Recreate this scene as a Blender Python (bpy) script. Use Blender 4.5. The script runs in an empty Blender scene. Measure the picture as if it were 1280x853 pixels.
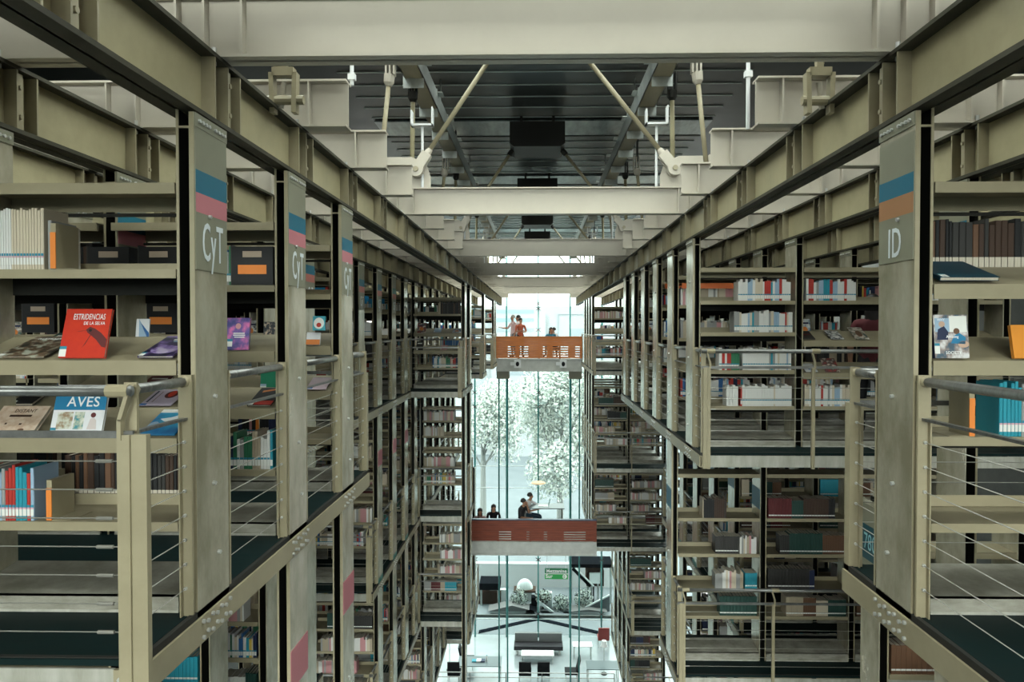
import bpy, math, random, time
T0 = time.time()
from mathutils import Vector, Matrix, Quaternion
random.seed(11)
SC = bpy.context.scene
COL = SC.collection
PI = math.pi
# ------------------------------------------------------------------ camera
F = 880.0
YAW, PITCH = 0.02, 0.01875
cam = bpy.data.cameras.new('camera'); co = bpy.data.objects.new('camera', cam); COL.objects.link(co)
cam.sensor_width = 36.0; cam.lens = F * 36.0 / 1280.0
cam.shift_x = -14.0 / 1280.0
cam.clip_start = 0.05; cam.clip_end = 400
co.rotation_euler = (PI / 2 - PITCH, 0, YAW)
SC.camera = co
RM = co.rotation_euler.to_matrix()
def at(px, py, Y):
    """point on the plane y = Y seen at a pixel of the 1280x853 frame"""
    d = RM @ Vector(((px - 640 - 14) / F, -(py - 426.5) / F, -1.0))
    return d * (Y / d.y)
RMI = RM.transposed()
def proj(p):
    q = RMI @ Vector(p)
    if q.z > -0.05: return None
    return (640 + 14 + F * q.x / -q.z, 426.5 - F * q.y / -q.z)

# ------------------------------------------------------------------ materials
MATS = {}
def nodes_of(m):
    m.use_nodes = True
    nt = m.node_tree
    return nt, nt.nodes, nt.links, nt.nodes['Principled BSDF']
def mat(name, col, rough=.5, metal=0.0, spec=.5, var=0.0, scale=6.0, stretch=(1, 1, 1), col2=None, rvar=0.0, emis=0, trans=0.0, bump=0.0):
    if name in MATS: return MATS[name]
    m = bpy.data.materials.new(name); nt, N, L, b = nodes_of(m)
    b.inputs['Base Color'].default_value = (*col, 1)
    b.inputs['Roughness'].default_value = rough
    b.inputs['Metallic'].default_value = metal
    b.inputs['Specular IOR Level'].default_value = spec
    if trans: b.inputs['Transmission Weight'].default_value = trans
    if emis:
        b.inputs['Emission Color'].default_value = (*col, 1); b.inputs['Emission Strength'].default_value = emis
    if var or col2 or rvar or bump:
        tc = N.new('ShaderNodeTexCoord'); mp = N.new('ShaderNodeMapping')
        mp.inputs['Scale'].default_value = stretch
        L.new(tc.outputs['Object'], mp.inputs['Vector'])
        nz = N.new('ShaderNodeTexNoise'); nz.inputs['Scale'].default_value = scale; nz.inputs['Detail'].default_value = 6; nz.inputs['Roughness'].default_value = .65
        L.new(mp.outputs['Vector'], nz.inputs['Vector'])
        rp = N.new('ShaderNodeValToRGB')
        c2 = col2 if col2 else tuple(max(0, c * (1 - var)) for c in col)
        rp.color_ramp.elements[0].position = .35; rp.color_ramp.elements[1].position = .68
        rp.color_ramp.elements[0].color = (*c2, 1); rp.color_ramp.elements[1].color = (*col, 1)
        L.new(nz.outputs['Fac'], rp.inputs['Fac']); L.new(rp.outputs['Color'], b.inputs['Base Color'])
        if rvar:
            mr = N.new('ShaderNodeMapRange'); mr.inputs['To Min'].default_value = max(.05, rough - rvar); mr.inputs['To Max'].default_value = rough + rvar
            L.new(nz.outputs['Fac'], mr.inputs['Value']); L.new(mr.outputs['Result'], b.inputs['Roughness'])
        if bump:
            bp = N.new('ShaderNodeBump'); bp.inputs['Strength'].default_value = bump; bp.inputs['Distance'].default_value = .01
            L.new(nz.outputs['Fac'], bp.inputs['Height']); L.new(bp.outputs['Normal'], b.inputs['Normal'])
    MATS[name] = m
    return m
M_PAINT = mat('olive grey steel paint', (.37, .320, .208), .40, 0, .5, col2=(.29, .25, .158), scale=2.5, rvar=.1)
M_GIRD = mat('olive girder paint', (.46, .405, .25), .45, 0, .25, col2=(.34, .30, .182), scale=1.6, rvar=.12)
M_BEAM = mat('pale grey beam paint', (.58, .528, .44), .45, 0, .4, col2=(.52, .47, .39), scale=1.3)
M_POST = mat('worn grey post paint', (.68, .635, .51), .24, .4, .6, col2=(.35, .32, .22), scale=3.0, stretch=(1, 1, .5), rvar=.12)
M_PLATE = mat('olive sign plate paint', (.235, .23, .165), .5, 0, .4, col2=(.205, .2, .145), scale=2)
M_SHADE = mat('black recess shade', (.011, .011, .009), .6, 0, .12)  # shade of post channels and shelf undersides, put into the colour
M_FLANGE = mat('dark flange paint', (.075, .070, .050), .6, 0, .15, col2=(.05, .047, .034), scale=3)
M_DARK = mat('charcoal steel', (.022, .021, .018), .55, 0, .3)
M_SHELF = mat('shelf enamel', (.335, .290, .188), .42, 0, .4, col2=(.275, .236, .15), scale=2.2)
M_PLINTH = mat('scuffed plinth steel', (.38, .365, .31), .38, .1, .5, col2=(.2, .19, .15), scale=5, stretch=(1, 1, 3))
M_GALV = mat('galvanised steel', (.55, .58, .56), .32, .6, .5, col2=(.36, .38, .36), scale=5, rvar=.1)
M_FASC = mat('streaked fascia steel', (.52, .51, .46), .42, .15, .4, col2=(.33, .32, .26), scale=7, stretch=(1, 1, .25))
M_DECK = mat('dark green glass floor', (.007, .019, .019), .55, 0, .09, col2=(.004, .012, .012), scale=3, stretch=(1, 4, 1), rvar=.1)
M_CABLE = mat('stainless cable', (.36, .35, .31), .4, .6)
M_TUBE = mat('brushed steel tube', (.26, .26, .25), .34, .7, col2=(.16, .16, .155), scale=8, stretch=(1, 6, 1))
M_BOLT = mat('zinc bolt', (.62, .62, .6), .35, .6)
M_ROOF = mat('dark roof cladding', (.017, .020, .018), .40, .0, .35, col2=(.011, .014, .012), scale=1.0, rvar=.1)
M_SEAM = mat('bright roof seam', (.62, .68, .66), .35, .3)
M_BAND = mat('roof rib metal', (.22, .26, .255), .35, .4, col2=(.09, .11, .11), scale=1.5, stretch=(4, 1, 1))
M_CONC = mat('bridge concrete', (.60, .605, .57), .8, 0, .2, col2=(.48, .485, .455), scale=4)
M_WALL = mat('dark concrete wall', (.13, .13, .12), .85, 0, .2, col2=(.09, .09, .085), scale=1.2)
M_FLOOR = mat('pale polished floor', (.33, .37, .385), .16, 0, .5, col2=(.27, .305, .32), scale=.6)
M_WOODO = mat('orange wood', (.70, .225, .05), .5, 0, .35, col2=(.50, .14, .032), scale=3, stretch=(.7, 1, 14))
M_WOODR = mat('red brown wood', (.27, .058, .026), .5, 0, .3, col2=(.15, .03, .014), scale=3, stretch=(.7, 1, 14))
M_FIN = mat('green glass fin', (.03, .17, .16), .12, 0, .6)
M_BLACK = mat('black upholstery', (.010, .010, .012), .6, 0, .12)
M_OUT = mat('matt black outdoor paint', (.008, .009, .011), .8, 0, 0)
M_WHITE = mat('white paint', (.78, .79, .79), .5)
M_PAPER = mat('paper edge', (.66, .60, .50), .8, 0, .1, col2=(.5, .45, .36), scale=60, stretch=(6, 1, .2))
M_LABEL = mat('white spine label', (.72, .72, .68), .6)
M_TEAL = mat('teal label band', (.02, .22, .32), .5)
M_BLUE = mat('blue stripe', (.004, .125, .20), .45)
M_PINK = mat('pink stripe', (.50, .17, .20), .5)
M_LPINK = mat('pale pink stripe', (.58, .36, .42), .5)
M_RED = mat('coral stripe', (.45, .13, .10), .5)
M_BROWNO = mat('tan stripe', (.35, .17, .075), .5)
M_GREEN = mat('green stripe', (.02, .15, .12), .5)
M_ORANGE = mat('orange card', (.75, .22, .03), .55)
M_LETTER = mat('pale letter vinyl', (.66, .70, .72), .5)
M_SKIN = mat('skin', (.42, .22, .14), .55)
M_HAIR = mat('dark hair', (.012, .009, .008), .5)
M_DGREY = mat('dark grey cloth', (.03, .03, .035), .8)
# book cover colours
BC = {
 'white': (.68, .67, .64), 'cream': (.58, .50, .38), 'beige': (.40, .33, .24), 'grey': (.30, .30, .29), 'pale blue': (.30, .42, .55),
 'blue': (.03, .12, .32), 'teal': (.02, .26, .34), 'navy': (.012, .02, .06), 'black': (.010, .010, .011), 'charcoal': (.03, .028, .026),
 'dark brown': (.05, .026, .016), 'brown': (.13, .065, .035), 'maroon': (.10, .014, .016), 'red': (.42, .035, .025), 'orange': (.62, .2, .05),
 'pink': (.52, .25, .26), 'green': (.03, .16, .08), 'dark green': (.014, .05, .04), 'yellow': (.6, .42, .08), 'lilac': (.36, .27, .42)}
BM = {k: mat(k + ' book cloth', v, .5, 0, .35) for k, v in BC.items()}

M_GLASS = bpy.data.materials.new('clear glazing'); M_GLASS.use_nodes = True
nt = M_GLASS.node_tree; N = nt.nodes; N.clear()
o_ = N.new('ShaderNodeOutputMaterial'); mx = N.new('ShaderNodeMixShader'); tr = N.new('ShaderNodeBsdfTransparent'); gl = N.new('ShaderNodeBsdfGlossy')
tr.inputs['Color'].default_value = (.93, .99, .985, 1); gl.inputs['Roughness'].default_value = .02; mx.inputs['Fac'].default_value = .003
nt.links.new(tr.outputs[0], mx.inputs[1]); nt.links.new(gl.outputs[0], mx.inputs[2]); nt.links.new(mx.outputs[0], o_.inputs[0])
# ------------------------------------------------------------------ mesh helpers
class MB:
    def __init__(s): s.v = []; s.f = []; s.m = []; s.mats = []
    def mi(s, m):
        if m not in s.mats: s.mats.append(m)
        return s.mats.index(m)
    def quad(s, pts, m):
        n = len(s.v); s.v += [tuple(p) for p in pts]; s.f.append(tuple(range(n, n + len(pts)))); s.m.append(s.mi(m))
    def hexa(s, c, m):
        n = len(s.v); s.v += [tuple(p) for p in c]; k = s.mi(m)
        for q in ((0, 3, 2, 1), (4, 5, 6, 7), (0, 1, 5, 4), (1, 2, 6, 5), (2, 3, 7, 6), (3, 0, 4, 7)):
            s.f.append(tuple(n + i for i in q)); s.m.append(k)
    def box(s, x0, x1, y0, y1, z0, z1, m):
        if x1 < x0: x0, x1 = x1, x0
        if y1 < y0: y0, y1 = y1, y0
        if z1 < z0: z0, z1 = z1, z0
        s.hexa(((x0, y0, z0), (x1, y0, z0), (x1, y1, z0), (x0, y1, z0), (x0, y0, z1), (x1, y0, z1), (x1, y1, z1), (x0, y1, z1)), m)
    def obox(s, M, hx, hy, hz, m):
        s.hexa([M @ Vector(p) for p in ((-hx, -hy, -hz), (hx, -hy, -hz), (hx, hy, -hz), (-hx, hy, -hz), (-hx, -hy, hz), (hx, -hy, hz), (hx, hy, hz), (-hx, hy, hz))], m)
    def prism(s, poly, ax, a0, a1, m):
        """poly: list of 2-D points in the two other axes (cyclic order), extruded along axis ax"""
        def mk(p, a):
            if ax == 0: return (a, p[0], p[1])
            if ax == 1: return (p[0], a, p[1])
            return (p[0], p[1], a)
        n = len(s.v); k = len(poly); mi = s.mi(m)
        s.v += [mk(p, a0) for p in poly] + [mk(p, a1) for p in poly]
        s.f.append(tuple(range(n, n + k))); s.m.append(mi)
        s.f.append(tuple(range(n + 2 * k - 1, n + k - 1, -1))); s.m.append(mi)
        for i in range(k):
            j = (i + 1) % k
            s.f.append((n + i, n + k + i, n + k + j, n + j)); s.m.append(mi)
    def bar(s, p, q, w, h, m, up=(0, 0, 1)):
        p = Vector(p); q = Vector(q); d = (q - p); L = d.length
        if L < 1e-6: return
        d.normalize(); u = Vector(up)
        if abs(d.dot(u)) > .95: u = Vector((0, 1, 0))
        r = d.cross(u).normalized(); u = r.cross(d).normalized()
        c = []
        for b in (p, q):
            c += [b - r * w / 2 - u * h / 2, b + r * w / 2 - u * h / 2, b + r * w / 2 + u * h / 2, b - r * w / 2 + u * h / 2]
        s.hexa(c, m)
    def tube(s, p, q, r, m, n=8, r2=None, cap=True):
        p = Vector(p); q = Vector(q); d = (q - p)
        if d.length < 1e-6: return
        d.normalize(); u = Vector((0, 0, 1)) if abs(d.z) < .9 else Vector((1, 0, 0))
        a = d.cross(u).normalized(); b = d.cross(a).normalized(); k = len(s.v); mi = s.mi(m); r2 = r if r2 is None else r2
        for base, rr in ((p, r), (q, r2)):
            for i in range(n):
                t = 2 * PI * i / n; s.v.append(tuple(base + a * math.cos(t) * rr + b * math.sin(t) * rr))
        for i in range(n):
            j = (i + 1) % n; s.f.append((k + i, k + j, k + n + j, k + n + i)); s.m.append(mi)
        if cap:
            s.f.append(tuple(k + i for i in range(n - 1, -1, -1))); s.m.append(mi)
            s.f.append(tuple(k + n + i for i in range(n))); s.m.append(mi)
    def path(s, pts, r, m, n=8):
        for a, b in zip(pts[:-1], pts[1:]): s.tube(a, b, r, m, n)
        for a in pts[1:-1]: s.ball(a, r, m, 6, 4)
    def ball(s, c, r, m, nu=10, nv=6, sc=(1, 1, 1), v0=0.0, v1=1.0):
        k = len(s.v); mi = s.mi(m)
        for j in range(nv + 1):
            t = PI * (v0 + (v1 - v0) * j / nv)
            for i in range(nu):
                a = 2 * PI * i / nu
                s.v.append((c[0] + r * sc[0] * math.sin(t) * math.cos(a), c[1] + r * sc[1] * math.sin(t) * math.sin(a), c[2] + r * sc[2] * math.cos(t)))
        for j in range(nv):
            for i in range(nu):
                i2 = (i + 1) % nu
                s.f.append((k + j * nu + i, k + (j + 1) * nu + i, k + (j + 1) * nu + i2, k + j * nu + i2)); s.m.append(mi)
    def build(s, name, parent=None, origin=None, smooth=False):
        me = bpy.data.meshes.new(name)
        vs = s.v
        if origin is not None: vs = [(x - origin[0], y - origin[1], z - origin[2]) for x, y, z in vs]
        me.from_pydata(vs, [], s.f)
        for m in s.mats: me.materials.append(m)
        me.polygons.foreach_set('material_index', s.m)
        if smooth: me.polygons.foreach_set('use_smooth', [True] * len(me.polygons))
        me.update()
        o = bpy.data.objects.new(name, me); COL.objects.link(o)
        if origin is not None: o.location = origin
        if parent is not None: o.parent = parent
        return o
def shift(o, parent):
    """parent given in world space: keep the mesh's world coordinates"""
    o.parent = parent; o.matrix_parent_inverse = Matrix.Translation(-parent.location) if parent.rotation_euler[:] == (0, 0, 0) else parent.matrix_basis.inverted()
    return o
def tag(o, label=None, cat=None, group=None, kind=None):
    if label: o['label'] = label
    if cat: o['category'] = cat
    if group: o['group'] = group
    if kind: o['kind'] = kind
    return o
def thing(name, loc, label, cat, group=None):
    o = bpy.data.objects.new(name, None); COL.objects.link(o); o.location = loc; o.empty_display_size = .1
    return tag(o, label, cat, group)
def part(name, mb, root, smooth=False, label=None):
    """mesh in world coordinates as a child of an unrotated root (thing or part)"""
    base = Vector((0, 0, 0)); r = root
    while r is not None: base += Vector(r.location); r = r.parent
    o = mb.build(name, root, None, smooth)
    for v in o.data.vertices: v.co -= base
    if label: o['label'] = label
    return o
def text_mesh(s, size, m, M, name, parent, depth=.002, sx=1.0, align='CENTER', label=None, bold=0.0):
    cu = bpy.data.curves.new(name, 'FONT'); cu.body = s; cu.size = size; cu.extrude = depth; cu.align_x = align; cu.align_y = 'CENTER'
    cu.offset = bold * .35; cu.space_character = 1.06
    cu.resolution_u = 3
    t = bpy.data.objects.new('tmp_text', cu)
    me = bpy.data.meshes.new_from_object(t)
    bpy.data.objects.remove(t)
    me.materials.clear(); me.materials.append(m)
    T = M @ Matrix.Diagonal((sx, 1, 1, 1))
    base = Vector((0, 0, 0)); r = parent
    while r is not None: base += Vector(r.location); r = r.parent
    for v in me.vertices: v.co = T @ v.co - base
    o = bpy.data.objects.new(name, me); COL.objects.link(o); o.parent = parent
    if label: o['label'] = label
    return o
ORD = ['first', 'second', 'third', 'fourth', 'fifth', 'sixth', 'seventh', 'eighth', 'ninth', 'tenth', 'eleventh', 'twelfth', 'thirteenth', 'fourteenth',
       'fifteenth', 'sixteenth', 'seventeenth', 'eighteenth', 'nineteenth', 'twentieth', 'twenty-first', 'twenty-second', 'twenty-third', 'twenty-fourth', 'twenty-fifth', 'twenty-sixth', 'twenty-seventh', 'twenty-eighth', 'twenty-ninth', 'thirtieth',
       'thirty-first', 'thirty-second', 'thirty-third', 'thirty-fourth', 'thirty-fifth', 'thirty-sixth', 'thirty-seventh', 'thirty-eighth', 'thirty-ninth', 'fortieth']
# ------------------------------------------------------------------ layout constants
LINES = {-1: [1.57, 2.66, 3.80, 4.95, 6.10], 1: [1.72, 2.85, 3.98, 5.11, 6.24]}
SIDE = {-1: 'CyT', 1: 'ID'}
ZB0, ZB1 = 1.0, 1.345          # main girders
ZC0, ZC1 = 1.345, 1.66         # cross girders
D = [-1.32, -4.28, -6.70, -9.20, -11.70]   # deck tops
FL = ['upper floor', 'middle floor', 'lower floor', 'lowest gallery floor', 'bottom gallery floor']
GROUND = -15.4
YG = 35.0                      # far glass wall
ROOF = 3.95
SKY_RIB = .50  # rib width between the added roof openings
SUN_E = .115
SUN_AZ = 0.0
SIDE_RIB = 1.08
YR = -16.0
# ------------------------------------------------------------------ pods: side, lines, Y0, Y1, level, rows, front rail, name, bays
def L_(i): return LINES[-1][i:]
def R_(i): return LINES[1][i:]
PODS = [
 dict(s=-1, ln=L_(0), y0=2.72, y1=6.50, lv=0, rows=[3.37, 4.58, 5.79], front=1, nm='front block', nb=2),
 dict(s=-1, ln=L_(1), y0=6.62, y1=14.70, lv=0, rows=[6.99, 8.20, 9.41, 10.62, 11.83, 13.04, 14.22], front=0, nm='recessed block', nb=3),
 dict(s=-1, ln=L_(0), y0=14.75, y1=16.95, lv=0, rows=[15.45, 16.60], front=1, nm='short projecting block', nb=3),
 dict(s=-1, ln=L_(1), y0=17.05, y1=20.2, lv=0, rows=[17.9, 19.1], front=0, nm='inner recess', nb=2),
 dict(s=-1, ln=L_(0), y0=20.3, y1=21.7, lv=0, rows=[21.0], front=1, nm='single-row block', nb=2),
 dict(s=-1, ln=L_(1), y0=21.8, y1=25.0, lv=0, rows=[22.6, 23.8], front=0, nm='far recess', nb=2),
 dict(s=-1, ln=L_(0), y0=25.1, y1=27.5, lv=0, rows=[25.7, 26.8], front=1, nm='bridgehead block', nb=2),
 dict(s=-1, ln=L_(1), y0=4.0, y1=8.6, lv=1, rows=[4.58, 5.79, 6.99, 8.20], front=0, nm='shaded near block', nb=2),
 dict(s=-1, ln=L_(1), y0=11.25, y1=15.85, lv=1, rows=[11.83, 13.04, 14.22, 15.35], front=1, nm='recessed block', nb=2),
 dict(s=-1, ln=L_(1), y0=11.25, y1=15.85, lv=2, rows=[11.83, 13.04, 14.22, 15.35], front=1, nm='recessed block', nb=2),
 dict(s=-1, ln=L_(0), y0=15.95, y1=17.2, lv=1, rows=[16.60], front=1, nm='projecting block', nb=2),
 dict(s=-1, ln=L_(0), y0=15.95, y1=17.2, lv=2, rows=[16.60], front=1, nm='projecting block', nb=2),
 dict(s=-1, ln=L_(1), y0=17.3, y1=24.0, lv=1, rows=[17.9, 19.1, 20.3, 21.5, 22.6], front=0, nm='back recess', nb=2),
 dict(s=-1, ln=L_(1), y0=17.3, y1=24.0, lv=2, rows=[17.9, 19.1, 20.3, 21.5, 22.6], front=0, nm='back recess', nb=2),
 dict(s=-1, ln=L_(1), y0=16.0, y1=20.5, lv=3, rows=[16.60, 17.9, 19.1, 20.2], front=1, nm='back recess', nb=2),
 dict(s=-1, ln=[2.0, 3.1, 4.2], y0=20.6, y1=24.0, lv=3, rows=[21.3, 22.6], front=1, nm='end block', nb=2),
 dict(s=1, ln=R_(0), y0=1.5, y1=3.96, lv=0, rows=[3.42], front=0, nm='front block', nb=2),
 dict(s=1, ln=R_(0), y0=7.43, y1=14.40, lv=0, rows=[8.0, 9.185, 10.37, 11.555, 12.74, 13.925], front=1, nm='long block', nb=3),
 dict(s=1, ln=R_(2), y0=14.5, y1=21.7, lv=0, rows=[15.3, 16.5, 17.7, 18.9, 20.1, 21.2], front=0, nm='deep recess', nb=2),
 dict(s=1, ln=R_(0), y0=21.8, y1=27.5, lv=0, rows=[22.4, 23.55, 24.7, 25.9], front=1, nm='bridgehead block', nb=2),
 dict(s=1, ln=R_(1), y0=4.1, y1=6.6, lv=1, rows=[4.9, 6.05], front=0, nm='shaded near block', nb=2),
 dict(s=1, ln=R_(0), y0=8.62, y1=9.80, lv=1, rows=[9.185], front=1, nm='single-row block', nb=3),
 dict(s=1, ln=R_(1), y0=9.9, y1=16.0, lv=1, rows=[10.37, 11.555, 12.74, 13.925, 15.1], front=0, nm='recessed block', nb=2),
 dict(s=1, ln=R_(1), y0=10.0, y1=15.0, lv=2, rows=[10.37, 11.555, 12.74, 13.925], front=0, nm='recessed block', nb=2),
 dict(s=1, ln=R_(0), y0=21.5, y1=27.0, lv=1, rows=[22.4, 23.55, 24.7, 25.9], front=1, nm='far block', nb=2),
 dict(s=1, ln=R_(0), y0=21.5, y1=27.0, lv=2, rows=[22.4, 23.55, 24.7, 25.9], front=1, nm='far block', nb=2),
 dict(s=1, ln=R_(1), y0=21.3, y1=27.0, lv=3, rows=[22.4, 23.55, 24.7, 25.9], front=1, nm='set-back block', nb=1),
 dict(s=1, ln=R_(1), y0=21.3, y1=27.0, lv=4, rows=[22.4, 23.55, 24.7, 25.9], front=1, nm='set-back block', nb=1),
]
HD = .165                       # half depth of a bookcase row
BOOKS = []                      # book records, built at the end
CASES = []
def storey_top(lv): return ZB0 if lv == 0 else D[lv - 1] - .15

print('T', round(time.time() - T0, 1))
# ------------------------------------------------------------------ decks
for p in PODS:
    s, d, zd = p['s'], p['ln'][0], D[p['lv']]
    xo = p['ln'][0] + 1.13 * p['nb'] + .25
    p['xo'] = xo
    y0, y1 = p['y0'], p['y1']
    near = y0 < 9
    fl = tag(bpy.data.objects.new('floor', None), kind='structure'); COL.objects.link(fl); fl.location = (s * d, y0, zd)
    m = MB(); m.box(s * (d + .03), s * xo, y0 + .02, y1 - .02, zd - .025, zd, M_DECK)
    part('floor_panel', m, fl)
    m = MB()                                    # edge channel along the atrium
    m.box(s * (d - .010), s * d, y0, y1, zd - .15, zd - .03, M_PAINT); m.box(s * d, s * (d + .06), y0, y1, zd - .04, zd - .03, M_PAINT); m.box(s * d, s * (d + .06), y0, y1, zd - .15, zd - .14, M_PAINT)
    if y0 < 16:
        for yr in p['rows']:
            for k in range(7):
                yy = yr - .14 + .047 * k
                for zz in ((-.065, -.11) if k % 2 else (-.05, -.125)):
                    m.tube((s * (d - .010), yy, zd + zz), (s * (d - .022), yy, zd + zz), .010, M_BOLT, 6)
    part('edge_channel', m, fl)
    m = MB()                                    # front fascia
    m.box(s * (d + .10), s * xo, y0, y0 + .012, zd - .135, zd - .028, M_FASC)
    m.box(s * (d + .10), s * xo, y0, y0 + .06, zd - .150, zd - .135, M_FASC)
    m.box(s * (d + .012), s * (d + .10), y0 - .004, y0 + .012, zd - .15, zd - .03, M_PAINT)
    for zz in (-.065, -.115):
        m.tube((s * (d + .07), y0 - .004, zd + zz), (s * (d + .07), y0 - .016, zd + zz), .011, M_BOLT, 6)
    part('front_fascia', m, fl)
    m = MB()
    m.box(s * (d + .012), s * xo, y0 + .03, y0 + .05, zd - .028, zd + .004, M_DARK)
    m.box(s * d, s * (d + .022), y0, y1, zd - .028, zd + .004, M_DARK)
    m.box(s * (d + .06), s * xo, y1 - .012, y1, zd - .15, zd - .028, M_PAINT)
    for yr in p['rows']:
        m.box(s * (d + .06), s * xo, yr - .04, yr + .04, zd - .12, zd - .026, M_DARK)
    part('deck_frame', m, fl)

# ------------------------------------------------------------------ hanging posts (one per line and row)
posts = {}
FULLUP = {(1, 4.9)}
for pi, p in enumerate(PODS):
    for yr in p['rows']:
        for li, X in enumerate(p['ln'][:p['nb'] + 1]):
            k = (p['s'], round(X, 2), round(yr, 2))
            e = posts.setdefault(k, dict(lv=set(), fac=False, pod=p))
            e['lv'].add(p['lv']); e['fac'] |= (li == 0)
POSTN = {}
for k in sorted(posts, key=lambda k: (k[0], k[1], k[2])):
    s, X, Y = k; e = posts[k]
    top = ZB0 if min(e['lv']) == 0 or (s, Y) in FULLUP else storey_top(min(e['lv']))
    if X not in LINES[s]: top = D[2] + 2.2
    lo = D[max(e['lv'])] - .16
    bot = lo
    if (s, X, Y) in ((-1, 1.57, 4.58), (-1, 1.57, 5.79), (1, 1.72, 9.185), (-1, 1.57, 15.45), (1, 2.85, 6.05)): bot = -8.6
    if X not in LINES[s]: bot = D[3] - .16
    x0 = s * X
    ln = LINES[s].index(X) if X in LINES[s] else e['pod']['ln'].index(X)
    edge = '' if X in LINES[s] else ', %s' % e['pod']['nm']
    n = POSTN.get((s, X), 0); POSTN[(s, X)] = n + 1
    lab = '%s grey steel post %s of the %s gallery%s' % (ORD[n], ['facing the atrium', 'one bay behind the atrium edge', 'two bays behind the atrium edge', 'three bays behind the atrium edge', 'deep in'][ln], SIDE[s], edge)
    t = thing('steel_post', (x0, Y, bot), lab, 'post', 'steel posts of the %s gallery' % SIDE[s])
    e['obj'] = t
    m = MB(); m.box(x0, x0 + s * .010, Y - HD, Y + HD, bot, top - .012, M_POST)
    if ln == 0 and Y < 11:                      # lipped long edges
        part('flange_plate', m, t); m = MB()
        m.box(x0, x0 + s * .022, Y - HD - .004, Y - HD, bot, top - .012, M_PAINT)
        part('edge_lip', m, t); m = MB()
        for z in (.53 if s < 0 else .515, -.33, -.75, -1.1, -2.9, -3.4):
            if z <= bot: continue
            m = MB(); m.tube((x0, Y + .02 + .05 * math.sin(z * 9), z), (x0 - s * .015, Y + .02 + .05 * math.sin(z * 9), z - .002), .010, M_BOLT, 6); part('bolt', m, t)
    else: part('flange_plate', m, t)
    m = MB(); m.box(x0 + s * .074, x0 + s * .082, Y - HD + .006, Y + HD - .006, bot, top, M_SHADE); part('back_plate', m, t)  # blackened to carry the shade inside the narrow channel
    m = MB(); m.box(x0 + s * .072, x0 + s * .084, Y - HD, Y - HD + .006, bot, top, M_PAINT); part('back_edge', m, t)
    m = MB(); m.box(x0 + s * .010, x0 + s * .074, Y - .02, Y + .02, bot, top, M_SHADE)
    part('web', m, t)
    if Y < 17 and top == ZB0:
        m = MB(); m.box(x0 + s * .010, x0 + s * .074, Y - HD, Y - HD + .012, top - .085, top - .075, M_PAINT)
        for q in range(9):
            if q == 4: continue
            m.tube((x0, Y - .13 + .0325 * q, top - .045), (x0 - s * .016, Y - .13 + .0325 * q, top - .045), .009, M_BOLT, 6)
        m.box(x0 - s * .006, x0, Y - HD, Y + HD, top - .075, top - .012, M_PLATE)
        part('top_cleat', m, t)
    if e['fac'] and top == ZB0 and Y < 17:      # painted colour bands and sign plate
        def band(name, z0, z1, mm, dz=0):
            b = MB(); b.box(x0 - s * .004, x0, Y - HD + .004, Y + HD - .004, z0, z1, mm); return part(name, b, t)
        if s < 0 and Y < 15:
            rec = Y > 6.6
            if not (rec and Y > 14):
                sp_ = band('sign_plate', .27, .955, M_PLATE)
                z1 = .73
                b = MB(); b.box(x0 - s * .0045, x0 - s * .004, Y - HD + .004, Y + HD - .004, z1 - .105, z1, M_BLUE if Y < 12.5 else M_GREEN); part('blue_band', b, sp_)
                b = MB(); b.box(x0 - s * .0045, x0 - s * .004, Y - HD + .004, Y + HD - .004, z1 - .195, z1 - .105, M_PINK if not rec else M_RED); part('pink_band', b, sp_)
                Mx = Matrix.Translation((x0 - s * .0055, Y + .005, .395)) @ Matrix(((0, 0, 1, 0), (1, 0, 0, 0), (0, 1, 0, 0), (0, 0, 0, 1)))
                text_mesh('CyT', .255 if not rec else .21, M_LETTER, Mx, 'lettering', sp_, .0008, .47, label='pale CyT lettering', bold=.003)
        if s > 0 and Y < 5:
            sp_ = band('sign_plate', .315, .90, M_PLATE)
            b = MB(); b.box(x0 - s * .0045, x0 - s * .004, Y - HD + .004, Y + HD - .004, .625, .715, M_BLUE); part('blue_band', b, sp_)
            b = MB(); b.box(x0 - s * .0045, x0 - s * .004, Y - HD + .004, Y + HD - .004, .53, .625, M_BROWNO); part('tan_band', b, sp_)
            Mx = Matrix.Translation((x0 - s * .0055, Y + .005, .40)) @ Matrix(((0, 0, -1, 0), (-1, 0, 0, 0), (0, 1, 0, 0), (0, 0, 0, 1)))
            text_mesh('ID', .20, M_LETTER, Mx, 'lettering', sp_, .0008, .62, label='pale ID lettering', bold=.003)
    if ln <= 1 and Y < 15 and bot < -2.4 and (e['fac'] or Y > 6.6):
        z1 = -2.07
        for za, hh, mm, nn in [q for q in ((z1, .26, M_PINK if s < 0 else M_BLUE, 'colour_band'), (-4.22, .22, M_GREEN, 'green_band')) if q[0] - .3 > bot]:
            b = MB()
            pts = ((Y - HD, za - hh), (Y + HD, za - hh), (Y + HD, za), (Y - HD, za))
            b.prism(pts, 0, x0 - s * .003, x0, mm)
            part(nn, b, t)
    if s > 0 and abs(X - 2.85) < .01 and abs(Y - 6.05) < .01:
        b = MB(); b.box(x0 - s * .004, x0, Y - HD, Y + HD, -2.06, -1.52, M_PLATE); b.box(x0 - s * .0045, x0 - s * .004, Y - HD, Y + HD, -2.0, -1.70, mat('dark teal sign', (.01, .07, .09), .5)); sp_ = part('sign_plate', b, t)
        Mx = Matrix.Translation((x0 - s * .0055, Y, -1.85)) @ Matrix(((0, 0, -1, 0), (-1, 0, 0, 0), (0, 1, 0, 0), (0, 0, 0, 1)))
        text_mesh('780', .2, mat('pale teal letters', (.25, .5, .55), .5), Mx, 'lettering', sp_, .0008, .7, label='pale 780 lettering')

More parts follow.
